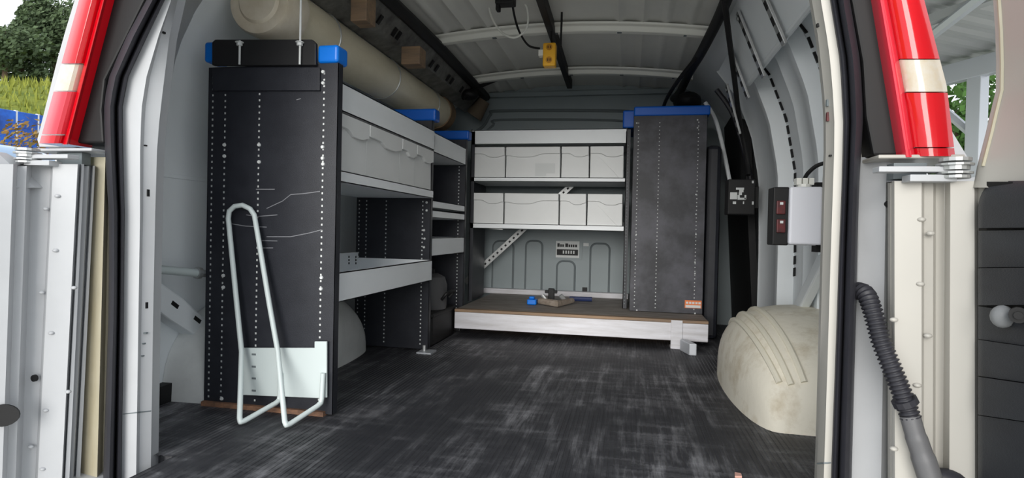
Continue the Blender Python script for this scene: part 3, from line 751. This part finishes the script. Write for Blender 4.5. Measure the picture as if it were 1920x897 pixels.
# ------------------------------------------------------------------ left wall details
def on_left(px, py, dx=0): return PX(px, py, XL+dx)
mb = MB(); a, b = on_left(288,322), on_left(392,333)
mb.box(XL-.001, XL+.006, YF, 2.3, a.z-.012, a.z); mb.build('panel_joint', m_wall, wl, bevel=.002)
t = thing('spacer_tube', on_left(330,505,.03), 'pale steel spacer tube with nut, left wall beside the shelving', 'tube')
a, b = P(288,505,1.33), P(368,512,1.45)
mb = MB(); mb.tube([a, b], .0115, 12); mb.build('tube', m_rack, t, smooth=True)
d = (b-a).normalized(); mb = MB(); mb.disc(b, d, .017, .012, 12); mb.disc(b+d*.012, d, .012, .014, 6); mb.build('nut', m_zinc, t)
# wheel-house stay on the left wall
q = [(286,522),(300,528),(345,560),(388,600),(388,642),(370,632),(320,600),(286,574)]
mb = MB(); mb.ext([PX(x,y,XL+.05) for x,y in q], (-.05,0,0)); sty = mb.build('wheel_house_stay', m_wall, wl, bevel=.006)
for px, py, w, h in ((328,572,.03,.012),(370,600,.032,.012)):
    c = PX(px, py, XL+.05); dv = Vector((0,.78,-.55)); nv = Vector((0,.55,.78))
    mb = MB(); mb.obox(c+Vector((.0012,0,0))-dv*w/2-nv*h/2, dv*w, nv*h, (-.004,0,0)); mb.build('slot', m_blackdull, wl)
mb = MB(); mb.tube([on_left(378,645,.012), on_left(358,690,.014), on_left(345,738,.012)], .006, 8); mb.build('seam_bead', m_groove, wl, smooth=True)
q = [(280,735),(334,714),(346,742),(346,780),(280,780)]
mb = MB(); mb.ext([PX(x,y,XL+.03) for x,y in q], (-.03,0,0)); mb.build('dark_gap_sheet', m_blackdull, floor)  # black sheet standing in for the dark gap below the wall edge

# ------------------------------------------------------------------ wheel arches
def arch_mesh(name, x_in, x_out, ya, yb, h, m, parent=None):
    """dome-like wheel house: outline along Y, rounded inner shoulder"""
    yc, hy = (ya+yb)/2, (yb-ya)/2; s = 1 if x_out > x_in else -1
    mb = MB(); rows = []
    NS = 28
    for j in range(15):
        w = j/14                       # 0 at the wall side, 1 at floor on the inner face
        row = []
        for i in range(NS+1):
            t = math.pi*i/NS
            rw = 1.0
            # cross-section superellipse from (x_out, top) to (x_in, 0)
            ph = w*math.pi/2
            cxn = math.sin(ph)**.55; czn = math.cos(ph)**.62 if w < 1 else 0
            xx = x_out+(x_in-x_out)*cxn*(.72+.28*math.sin(t)**.8)
            e = math.sin(t)**.72
            row.append((xx, yc-hy*math.cos(t)*(1.0-.02*cxn), h*e*czn))
        rows.append(row)
    mb.grid(rows); o = mb.build(name, m, parent, smooth=True, angle=60); return o
for_r = arch_mesh('wheel_arch', .308, .619, 1.585, 2.40, .282, m_arch, None)
tag(for_r, 'dirty cream ridged wheel arch on the floor inside the right wall', 'wheel arch')
# ridges pressed in the right arch
for k, (w, t0, t1) in enumerate(((.30,.12,.86),(.42,.12,.82),(.53,.14,.80))):
    pts = []
    yc, hy, h, x_in, x_out = 1.9925, .4075, .282, .308, .619
    for i in range(20):
        t = math.pi*(t0+(t1-t0)*i/19); ph = w*math.pi/2
        cxn = math.sin(ph)**.55; czn = math.cos(ph)**.62
        pts.append((x_out+(x_in-x_out)*cxn*(.72+.28*math.sin(t)**.8)-.001, yc-hy*math.cos(t)*(1-.02*cxn), h*math.sin(t)**.72*czn))
    mb = MB(); mb.tube(pts, .0085, 8)
    mb.build('pressed_ridge', mat('arch_ridge_paint',(232,226,208),.5) if k == 0 else bpy.data.materials['arch_ridge_paint'], for_r, smooth=True)
al = arch_mesh('wheel_arch', -1.0, -1.279, 1.42, 2.26, .29, m_archL, None)
tag(al, 'pale wheel arch behind the near left shelving unit', 'wheel arch')

# ------------------------------------------------------------------ right wall ribs, header, boxes
def on_prof(prof, z):
    for (x0_,z0_),(x1_,z1_) in zip(prof, prof[1:]):
        if z0_ <= z <= z1_: return x0_+(x1_-x0_)*(z-z0_)/(z1_-z0_)
    return prof[-1][0]
def rib(name, Y0, Y1, z0, z1, dep, m, par, lean=0):
    rows = []
    for k in range(25):
        z = z0+(z1-z0)*k/24; x = on_prof(PR, z)
        o_ = lean*(k/24)
        rows.append([(x+.002,Y0+o_,z),(x-dep,Y0+.015+o_,z),(x-dep,Y0+.06+o_,z),(x-dep*.85,Y0+.075+o_,z),(x-dep*.85,Y1-.03+o_,z),(x-dep,Y1-.015+o_,z),(x-dep*.5,Y1+o_,z),(x+.002,Y1+.004+o_,z)])
    mb = MB(); mb.grid(rows); return mb.build(name, m, par, smooth=True, angle=30)
rib('side_rib', 2.42, 2.80, .02, 1.24, .055, m_wall, wr)
rib('side_rib', 1.94, 2.13, .02, 1.24, .05, m_wall, wr)
rib('side_rib', 1.50, 1.62, .02, 1.24, .045, m_wall, wr)
mb = MB()
for Y in (2.16, 2.395, 1.915, 1.66, 2.84):
    for k in range(18):
        z = .35+.045*k; x = on_prof(PR, z); x2 = on_prof(PR, z+.032); mb.obox((x-.008,Y-.0035,z), (x2-x,0,.032), (0,.007,0), (.012,0,.004))
mb.build('slots_and_shadow_line', m_blackdull, wr, kind='stuff')  # black dashes: slots, with the shadow line beside the ribs painted in
# dark sliding-door recess in front of the right bench end
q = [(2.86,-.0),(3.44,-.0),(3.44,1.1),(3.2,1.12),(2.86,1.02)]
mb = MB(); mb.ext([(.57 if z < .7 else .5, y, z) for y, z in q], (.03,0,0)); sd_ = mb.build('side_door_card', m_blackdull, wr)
for k, (z0, dx) in enumerate(((.95,0),(.62,0))):
    pass
mb = MB(); mb.tube(curve_pts([(.55,2.86,.60),(.545,2.86,.68),(.53,2.86,.8),(.46,2.87,1.05),(.38,2.88,1.18)],6), .012, 8); mb.build('door_edge_seal', m_rub, wr, smooth=True)
mb = MB(); mb.tube(curve_pts([(.49,3.05,.62),(.485,3.05,.7),(.47,3.05,.8),(.41,3.05,1.05),(.35,3.05,1.16)],6), .010, 8); mb.build('door_post', m_wall, wr, smooth=True)
mb = MB(); mb.box(.352, .42, 2.93, 3.40, .002, .93); mb.build('seat_back_board', m_black, wr, bevel=.02)
# diagonal stay from arch top
a, b = PX(1486,592,.53), PX(1538,478,.53)
mb = MB(); dv = Vector((0,.05,0)); mb.ext([a+Vector((0,.05,0)), a-Vector((0,.03,0)), b-Vector((0,.05,0)), b+Vector((0,.03,0))], (.03,0,0)); mb.build('diagonal_stay', m_wall, wr, bevel=.006)
# header plate with slotted hanging strips
hd = MB(); hd.ext([(.33,1.5,1.285),(.345,1.5,1.29),(.44,1.5,1.085),(.425,1.5,1.08)], (0,.88,0))
hp = hd.build('header_plate', m_wall, wr, bevel=.004)
hd = MB(); hd.tube([(.43,1.5,1.082),(.43,2.38,1.082)], .010, 8); hd.build('header_edge', m_wall, wr, smooth=True)
for k, (Y, z0_, z1_) in enumerate(((2.62,.93,1.14),(2.35,1.02,1.21),(2.08,1.03,1.25),(1.80,1.05,1.28))):
    t = thing('slotted_strip', (.43, Y, z0_), ('zinc slotted strip on the right wall, farthest from the opening','zinc slotted strip on the right header plate, second from the far end','zinc slotted strip on the right header plate, third from the far end','zinc slotted strip on the right header plate, nearest the opening')[k], 'strip', 'slotted strips on the right wall')
    def xx(z): return (.43-(z-1.08)*.46) if z > 1.08 else .43+(1.08-z)*.2
    a = Vector((xx(z0_)-.012, Y-.016, z0_)); b = Vector((xx(z1_)-.012, Y-.016, z1_))
    up_ = b-a
    mb = MB(); mb.obox(a, up_, (0,.032,0), (-.008,0,-.003)); mb.build('strip', m_zinc, t, bevel=.001)
    mb = MB()
    for j in range(5):
        o_ = a+up_*((j+.25)/5)+Vector((-.0088,.005,-.0033)); mb.obox(o_, up_*.1, (0,.008,0), (-.001,0,0)); mb.obox(o_+Vector((0,.013,0)), up_*.1, (0,.008,0), (-.001,0,0))
    mb.build('slots', m_blackdull, t, kind='stuff')
    mb = MB(); mb.disc(a+up_*.9+Vector((-.008,.016,0)), (-1,0,-.4), .007, .008, 6); mb.build('bolt', m_zinc, t)
# wiring along the right roof edge
t = thing('wiring_loom', (.29, 2.2, 1.2), 'black taped wiring loom along the right roof edge', 'cable')
mb = MB(); mb.tube(curve_pts([(.25,1.35,1.30),(.28,1.7,1.275),(.29,2.1,1.27),(.27,2.5,1.25),(.25,2.8,1.245),(.24,3.2,1.25),(.22,3.4,1.26)],8), .02, 10); mb.build('loom', m_blackdull, t, smooth=True)
mb = MB(); mb.tube(curve_pts([(.28,2.0,1.265),(.33,2.2,1.19),(.38,2.4,1.12),(.44,2.62,1.0),(.485,2.68,.84),(.49,2.66,.76)],8), .010, 8); mb.build('branch_cable', m_blackdull, t, smooth=True)
mb = MB(); mb.tube(curve_pts([(.27,2.5,1.25),(.20,2.75,1.20),(.16,2.95,1.16),(.15,3.1,1.14)],8), .009, 8); mb.build('branch_cable', m_blackdull, t, smooth=True)
mb = MB(); mb.ball((.27,3.1,1.17), .07,.12,.05); mb.build('taped_bundle', m_blackdull, t, smooth=True)
# black box with pale mark
Yk = 2.62; a, b = P(1366,336,Yk), P(1415,403,Yk)
t = thing('control_box', ((a.x+b.x)/2, Yk+.04, b.z), 'small black box with a pale printed mark on the right wall post', 'box')
mb = MB(); mb.box(a.x, b.x, Yk, Yk+.09, b.z, a.z); bx = mb.build('case', m_blackdull, t, bevel=.004)
mb = MB(); mb.box(b.x-.002, b.x+.02, Yk+.03, Yk+.06, b.z+.03, a.z-.03); mb.build('mount_bracket', m_blackdull, t)
mb = MB()
def mk(x0_,y0_,x1_,y1_):
    p, q_ = P(x0_,y0_,Yk), P(x1_,y1_,Yk); mb.box(p.x, q_.x, Yk-.0012, Yk, q_.z, p.z)
for r in ((1380,352,1395,356),(1386,356,1394,361),(1385,361,1391,366),(1383,366,1387,371),(1383,371,1398,375),(1369,361,1382,374),(1396,366,1399,374),(1374,378,1380,383),(1393,378,1395,383),(1410,339,1413,344),(1410,378,1413,384)): mk(*r)
mb.build('printed_mark', m_pale, t, kind='stuff')
# grey enclosure near the right pillar
Yg = 1.50; a, b = P(1482,350,Yg), P(1541,460,Yg)
t = thing('junction_box', ((a.x+b.x)/2, Yg+.03, b.z), 'grey plastic junction box with white cable gland near the right pillar', 'box')
mb = MB(); mb.box(a.x, b.x, Yg, Yg+.06, b.z, a.z); mb.build('lid', m_plas, t, bevel=.005, seg=3)
mb = MB(); mb.box(a.x-.003, b.x+.002, Yg+.045, Yg+.09, b.z-.002, a.z+.002); mb.build('back_case', m_plas, t, bevel=.003)
g = P(1508,340,Yg+.03); mb = MB(); mb.tube([(g.x-.0,g.y,a.z-.002),(g.x,g.y,a.z+.008)], .016, 10)
for k in range(3): mb.box(g.x-.02+k*.014, g.x-.009+k*.014, g.y-.012, g.y+.012, a.z+.006, a.z+.022)
mb.build('cable_gland', m_cable, t)
mb = MB(); mb.tube(curve_pts([(g.x,g.y,a.z+.02),P(1515,325,Yg+.04),P(1530,312,Yg+.04),P(1548,306,Yg+.03),P(1575,305,Yg)],6), .0048, 8); mb.build('cable', m_blackdull, t, smooth=True)
for py in ((342,358),(460,474)):
    p, q_ = P(1531,py[0],Yg+.05), P(1556,py[1],Yg+.05); mb = MB(); mb.box(p.x, q_.x+.14, Yg+.05, Yg+.09, q_.z, p.z); mb.build('mount_bracket', m_blackdull, t)
p, q_ = P(1453,350,Yg), P(1481,461,Yg)
t = thing('switch_panel', ((p.x+q_.x)/2, Yg+.03, q_.z), 'narrow black switch panel with two dull red rocker switches', 'switch panel')
mb = MB(); mb.box(p.x, q_.x-.001, Yg+.012, Yg+.07, q_.z, p.z); mb.build('plate', m_blackdull, t, bevel=.003)
for yy in (389,424):
    s0, s1_ = P(1458,yy-13,Yg), P(1474,yy+13,Yg); mb = MB(); mb.box(s0.x, s1_.x, Yg+.006, Yg+.013, s1_.z, s0.z); sw = mb.build('rocker_switch', m_cordred, t, bevel=.002)
    mb = MB(); mb.box(s0.x+.007, s0.x+.014, Yg+.0048, Yg+.006, s0.z-.010, s0.z-.004); mb.build('switch_mark', m_pale, sw)
mb = MB(); mb.box(q_.x-.005, q_.x+.02, Yg+.07, Yg+.085, q_.z+.02, p.z-.02); mb.build('mount_tab', m_blackdull, t)

# ------------------------------------------------------------------ left roof rail and wood blocks
t = thing('roof_rail', (-.93, 2.4, 1.2), 'dark slotted steel rail under the left roof edge', 'rail')
mb = MB(); mb.ext([(-.97,1.5,1.19),(-.90,1.5,1.215),(-.85,1.5,1.285),(-.865,1.5,1.295),(-.915,1.5,1.232),(-.975,1.5,1.205)], (0,1.85,0)); mb.build('rail', mat('dark_steel',(126,126,122),.5,rgb2=(70,68,66),vscale=14), t, bevel=.002)
mb = MB()
for y in (1.62,1.86,1.93,2.06,2.10,2.30,2.48,2.55,2.72,2.78,2.95,3.1):
    mb.obox((-.892,y,1.221), (.020,0,.028), (0,.018,0), (.004,0,-.004))
mb.build('slots', m_blackdull, t, kind='stuff')
mb = MB(); mb.tube([(-.835,1.5,1.285),(-.825,2.4,1.285),(-.845,3.35,1.28)], .024, 8); mb.build('black_hose', m_blackdull, t, smooth=True)
for (pa, pb, Y, lb) in (((663,-10),(692,42),1.74,'brown wooden block wedged above the pipe, nearer the opening'),((756,90),(790,122),2.16,'brown wooden block wedged above the pipe, deeper in')):
    a, b = P(pa[0],pa[1],Y), P(pb[0],pb[1],Y); mb = MB(); mb.box(a.x, b.x, Y-.02, Y+.05, b.z, a.z)
    tag(mb.build('wooden_block', m_wood, bevel=.003), lb, 'wood block')

# ------------------------------------------------------------------ ceiling strip, outlet, cables
t = thing('roof_channel', (-.42, 2.3, 1.33), 'black cable channel running along the middle of the roof', 'channel')
a, b = PZ(1003,-60,1.31), PZ(1070,168,1.312)
a = Vector((-.335,1.3,1.312)); 
def czat(p): return p
e0, e1 = PZ(1012,0,1.31), PZ(1068,166,1.31)
mb = MB(); d = (e1-e0); st_ = e0-d*.35
mb.obox(st_+Vector((-.014,0,-.002)), d*1.35, (.028,0,0), (0,0,.05)); mb.build('channel', m_blackdull, t, bevel=.003)
a, b = P(1018,80,2.33), P(1041,123,2.33)
t = thing('outlet_box', ((a.x+b.x)/2, 2.35, b.z), 'yellow hanging outlet box under the roof', 'outlet')
mb = MB(); mb.box(a.x, b.x, 2.33, 2.375, b.z, a.z); mb.build('case', m_yel, t, bevel=.006, seg=3)
for f in (.2, .74):
    mb = MB(); cxx = (a.x+b.x)/2; zz = a.z-(a.z-b.z)*f; mb.disc((cxx,2.329,zz), (0,1,0), .013, .003, 14); so_ = mb.build('socket', mat('ochre_plastic',(190,130,24),.5) if f == .2 else bpy.data.materials['ochre_plastic'], t)
    mb = MB(); mb.box(cxx-.006, cxx-.003, 2.3275, 2.329, zz-.005, zz+.005); mb.box(cxx+.003, cxx+.006, 2.3275, 2.329, zz-.005, zz+.005); mb.build('socket_slot', m_blackdull, so_)
g = P(1013,98,2.33); mb = MB(); mb.box(g.x-.008, a.x+.004, 2.335, 2.365, g.z-.012, g.z+.012); mb.build('plug', m_cable, t)
mb = MB(); mb.tube([P(1035,80,2.35), P(1034,70,2.36), (P(1034,70,2.36).x,2.36,1.33)], .004, 6); mb.build('hanging_loop', m_blackdull, t)
tz = thing('black_cable', P(985,60,2.2), 'thin black cord looping from the roof plug to the yellow outlet', 'cable')
mb = MB(); mb.tube(curve_pts([P(958,-60,2.1),P(960,0,2.15),P(967,40,2.2),P(977,66,2.26),P(992,86,2.3),P(1012,91,2.33)],8), .0042, 8); mb.build('cord', m_blackdull, tz, smooth=True)
a = P(955,4,2.12); mb = MB(); mb.box(a.x-.05, a.x+.02, 2.10, 2.15, a.z-.01, a.z+.03); mb.box(a.x-.05, a.x-.035, 2.11, 2.14, a.z-.03, a.z); mb.build('plug', m_blackdull, tz, bevel=.004)
mb = MB(); mb.tube(curve_pts([P(914,-80,2.2),P(916,0,2.2),P(921,30,2.2),P(935,55,2.2),P(952,68,2.2),P(968,70,2.2),P(984,58,2.2),P(990,40,2.2),P(988,15,2.2),P(978,-5,2.2),P(972,-60,2.2)],8), .004, 8)
tag(mb.build('white_cable', m_cable, smooth=True), 'loop of thin white cable hanging from the roof', 'cable')
tz = thing('hanging_cord', P(1052,60,2.3), 'straight black cord hanging right of the yellow outlet', 'cable')
mb = MB(); mb.tube([P(1055,-40,2.28),P(1053,40,2.3),P(1051,88,2.32)], .0042, 8); mb.build('cord', m_blackdull, tz)
a = P(1050,1,2.28); mb = MB(); mb.box(a.x-.035, a.x+.025, 2.26, 2.31, a.z-.008, a.z+.05); mb.build('plug', m_blackdull, tz, bevel=.004)
# dark cable over the far left corner
mb = MB(); mb.tube(curve_pts([P(868,185,3.0),P(885,168,3.05),P(905,160,3.1),P(935,148,3.1)],6), .010, 8); mb.ball(tuple(P(880,178,3.05)), .05,.05,.03)
tag(mb.build('dark_cable', m_blackdull, smooth=True), 'bunched dark cable in the far left roof corner', 'cable')
mb = MB(); c = P(898,205,3.25); mb.tube([c+Vector((-.03,0,-.04)), c+Vector((.03,0,.05))], [.05,.035], 10)
tag(mb.build('rolled_bag', mat('brown_grey_cloth',(96,84,70),.8), smooth=True), 'brown grey roll wedged in the far left roof corner', 'bag')

# ------------------------------------------------------------------ tools on the bench
zq = .1265
c = PZ(996,571,zq); mb = MB(); mb.box(c.x-.018, c.x+.03, c.y-.03, c.y+.03, zq, zq+.028); mb.box(c.x-.01, c.x+.018, c.y-.02, c.y+.02, zq+.028, zq+.042)
tag(mb.build('blue_block', m_bluel, bevel=.006), 'small blue plastic block at the left end of the tool pile', 'tool')
t = thing('clamp', PZ(1040,572,zq), 'grey steel clamp tool lying on the bench', 'tool')
q = [PZ(1012,572,zq), PZ(1045,577,zq), PZ(1072,572,zq)]
mb = MB(); mb.tube([q[0]+Vector((0,0,.02)), q[1]+Vector((0,0,.018)), q[2]+Vector((0,.02,.02))], [.016,.018,.014], 8); mb.build('bar', mat('brown_steel',(120,108,96),.5,rgb2=(160,150,140),vscale=40), t, smooth=True)
mb = MB(); c = PZ(1032,568,zq); mb.box(c.x-.012, c.x+.02, c.y-.012, c.y+.012, zq, zq+.075); mb.box(c.x-.03, c.x+.035, c.y-.01, c.y+.01, zq+.05, zq+.065); mb.build('jaw', m_blackdull, t, bevel=.003)
mb = MB(); c = PZ(1020,572,zq); mb.tube([c+Vector((-.01,0,.05)), c+Vector((.02,.0,.012))], .010, 8); mb.tube([c+Vector((.08,.02,.05)), c+Vector((.11,.03,.014))], .012, 8); mb.build('screw', m_zinc, t, smooth=True)
mb = MB(); c = PZ(1085,566,zq); mb.tube([c+Vector((-.05,0,.014)), c+Vector((.07,.01,.014))], .013, 8); tag(mb.build('screwdriver', mat('navy_plastic',(40,52,92),.4), smooth=True), 'dark blue tool handle at the right end of the tool pile', 'tool')
c = PZ(1383,893,.001); mb = MB(); mb.ext([(c.x-.007,c.y-.01,.0005),(c.x+.007,c.y-.008,.0005),(c.x+.008,c.y+.008,.0005),(c.x-.004,c.y+.010,.0005)], (0,0,.004)); tag(mb.build('scrap', mat('pink_scrap',(206,160,146),.7)), 'tiny pinkish scrap on the floor mat near the right pillar', 'scrap')

# ------------------------------------------------------------------ outside
mb = MB(); mb.box(-90, 60, -60, 90, -.75, -.65); struct(mb, 'ground', m_conc)
dirL = Vector((-.776, .63, 0)); prp = Vector((.63, .776, 0))
def hh(d, s):
    t = max(0, min(1, (d-12.5)/15)); t = t*t*(3-2*t)
    return -.65+6.1*t+.25*math.sin(s*.35+d*.2)*t+.12*math.sin(s*1.3-d*.7)*t
rows = [[tuple(dirL*(12+46*i/60)+prp*(-40+80*j/60))[:2]+(hh(12+46*i/60, -40+80*j/60),) for j in range(61)] for i in range(61)]
mb = MB(); mb.grid(rows); hill = struct(mb, 'hillside', m_grass, smooth=True)
mb = MB()
for k in range(9000):
    d = random.uniform(14, 29); s = random.uniform(-6, 9); p = dirL*d+prp*s; z = hh(d, s)-.03
    a = random.uniform(0, 6.28); w = .035; h = random.uniform(.12, .38); u = Vector((math.cos(a), math.sin(a), 0))
    mb.add([(p.x-u.x*w,p.y-u.y*w,z),(p.x+u.x*w,p.y+u.y*w,z),(p.x+random.uniform(-.1,.1),p.y+random.uniform(-.1,.1),z+h)], [(0,1,2)])
g = mb.build('grass', m_blade); tag(g, 'yellow green grass growing on the slope behind the van', 'grass', kind='stuff')
def leafcloud(mb, c, rx, ry, rz, n, sz):
    for k in range(n):
        while True:
            q = Vector((random.uniform(-1,1), random.uniform(-1,1), random.uniform(-1,1)))
            if .25 < q.length < 1: break
        p = Vector(c)+Vector((q.x*rx, q.y*ry, q.z*rz)); a = Vector((random.gauss(0,1),random.gauss(0,1),random.gauss(0,1))).normalized(); b = a.orthogonal().normalized(); c2 = a.cross(b)
        s = sz*random.uniform(.6,1.4)
        mb.add([p-b*s, p-c2*s*.5, p+b*s, p+c2*s*.5], [(0,1,2,3)])
def tree(px, ytop, d, w, shape, label, m=m_leaf, n=1500, sz=.10, zb=None, nm='tree'):
    r = ray(px, ytop); k = d/math.hypot(r.x, r.y); top = CAM+r*k
    rel = Vector((top.x, top.y, 0)); dd = rel.dot(dirL); ss = rel.dot(prp)
    zb = hh(dd, ss) if zb is None else zb
    t = thing(nm, (top.x, top.y, zb), label, nm); H = top.z-zb
    mb = MB(); mb.tube([(top.x,top.y,zb-.1),(top.x,top.y,zb+H*.5),(top.x,top.y,zb+H*.9)], [H*.03+.02,H*.02+.01,.01], 8); mb.build('trunk', m_bark, t)
    mb = MB()
    if shape == 'cone':
        for j in range(7):
            f = j/6; leafcloud(mb, (top.x,top.y,zb+H*(.2+.78*f)), w*(1-f*.85), w*(1-f*.85), H*.12, int(n/7), sz)
    else:
        for j in range(6):
            leafcloud(mb, (top.x+random.uniform(-.4,.4)*w, top.y+random.uniform(-.4,.4)*w, zb+H*(random.uniform(.45,.8) if nm == 'tree' else .16+.68*j/5)), w*.6, w*.6, H*.22, int(n/6), sz)
    mb.build('foliage', m, t)
tree(10, 30, 31, 1.6, 'round', 'small round tree at the left end of the hilltop row', n=2600)
tree(42, 26, 32, 1.1, 'cone', 'slim conifer second from the left on the hilltop', n=2600)
tree(70, -25, 33, 1.7, 'cone', 'tall conifer in the middle of the hilltop row', n=4000)
tree(102, -10, 33, 1.6, 'round', 'dark round tree on the hilltop nearest the left tail lamp', n=3600)
tree(150, 0, 34, 1.8, 'round', 'dark tree hidden behind the left tail lamp', n=1200)
# blue fence
def onray(px, py, d):
    r = ray(px, py); return CAM+r*(d/math.hypot(r.x, r.y))
t = thing('fence', Vector((onray(20,230,11).x, onray(20,230,11).y, -.65)), 'blue fabric covered fence below the grass slope', 'fence')
a, b = onray(-160,200,10.5), onray(110,216,11.2); ztop = onray(30,210,11).z
for k in range(6):
    p = a.lerp(b, k/6); q_ = a.lerp(b, (k+.94)/6); mb = MB(); e = q_-p; nrm_ = Vector((e.y,-e.x,0)).normalized()*.03
    mb.obox((p.x,p.y,-.6), (e.x,e.y,0), nrm_, (0,0,ztop+.6)); mb.build('fence_panel', m_tarp, t, bevel=.01)
for k in range(7):
    p = a.lerp(b, (k-.02)/6); mb = MB(); mb.tube([(p.x,p.y,-.65),(p.x,p.y,ztop+.01)], .03, 8); mb.build('post', m_steel, t)
for i, px in enumerate((35, 60, 80)):
    tree(px, 246-4*i, 9.4+.2*i, .45, 'round', ('dry brown shrub at the left before the blue fence','dry brown shrub in the middle before the blue fence','dry brown shrub beside the left tail lamp')[i], m=m_brown, n=1600, sz=.032, zb=-.65, nm='shrub')
# parked pale blue car left
pc_ = onray(-20, 262, 6.5)
cx0, cy0 = pc_.x-.9, pc_.y-.3
t = thing('car', (cx0, cy0, -.65), 'pale blue car parked left of the van', 'car')
zr = pc_.z
sidep = [(-2.0,-.35),(-2.05,.1),(-1.9,.32),(-1.1,.42),(-.55,zr-.06),(-.2,zr),(.8,zr),(1.2,zr-.08),(1.75,.40),(2.05,.3),(2.1,-.35)]
mb = MB(); mb.ext([(cx0-.8, cy0+a_, b_) for a_, b_ in sidep], (1.6,0,0)); mb.build('body', m_car, t, bevel=.12, seg=4, smooth=True)
mb = MB(); mb.ext([(cx0-.83, cy0+a_, b_) for a_, b_ in ((-.95,.45),(-.5,zr-.14),(.95,zr-.14),(1.35,.45))], (1.66,0,0)); mb.build('side_glass', m_glass, t, bevel=.02)
for sx in (-.82, .66):
    for sy in (-1.25, 1.25):
        mb = MB(); mb.disc((cx0+sx,cy0+sy,-.35), (1,0,0), .30, .16, 20); mb.build('wheel', m_rub, t)
# carport at right
t = thing('carport', (onray(1838,300,5.5).x, onray(1838,300,5.5).y, -.65), 'steel carport with corrugated roof, seen past the right tail lamp', 'carport')
pa, pb = onray(1700,112,5.6), onray(1960,176,5.0)
e = (pb-pa); e.z = 0; e.normalize(); inn = Vector((-e.y, e.x, 0))
if inn.dot(pa) > 0: inn = -inn
zr0 = onray(1810,138,5.35).z
pm = onray(1810,138,5.35)
o_ = pm-e*3; rows = []
N = 160
for q_ in (-.25, 2.6):
    row = []
    for k in range(N+1):
        row.append(o_+e*(6*k/N)+inn*q_+Vector((0,0,.10+max(0,q_)*.06+(.014 if (k//2) % 2 else 0)-pm.z+zr0)))
    rows.append(row)
mb = MB(); mb.grid(rows); rf = mb.build('roof_sheet', m_sheet, t); so_ = rf.modifiers.new('solid','SOLIDIFY'); so_.thickness = .004
mb = MB(); mb.obox(o_+Vector((0,0,-.06)), e*6, inn*.07, (0,0,.14)); mb.build('edge_beam', m_steel, t, bevel=.004)
for f in (.9, 1.9):
    mb = MB(); mb.obox(o_+inn*f+Vector((0,0,.03+f*.06)), e*6, inn*.06, (0,0,.05)); mb.build('purlin', m_sheet, t)
pp = onray(1840,200,5.3); base = Vector((pp.x,pp.y,-.65))
mb = MB(); mb.obox(base-e*.05, e*.10, inn*.08, (0,0,zr0+.6)); mb.build('post', m_steel, t, bevel=.004)
mb = MB(); mb.obox(base-e*2.2, e*.10, inn*.08, (0,0,zr0+.6)); mb.build('post', m_steel, t, bevel=.004)
mb = MB(); s0 = Vector((base.x,base.y,zr0-.5)); mb.tube([s0, s0-e*.45+Vector((0,0,.45))], .03, 6)
mb.build('knee_brace', m_steel, t)
mb = MB(); u0, u1 = onray(1735,76,4.5), onray(1850,-14,3.9); mb.tube([u0, u1], .03, 6); mb.build('brace', m_steel, t)
for i, (px, py, d) in enumerate(((1795,150,7.2),(1835,165,7.6),(1880,150,7.8))):
    tree(px, py, d, .9, 'round', ('dark green shrub behind the carport, beside the right tail lamp','dark green shrub behind the carport post','dark green shrub hidden behind the right door')[i], m=m_leaf2, n=4200, sz=.05, zb=-.65, nm='shrub')
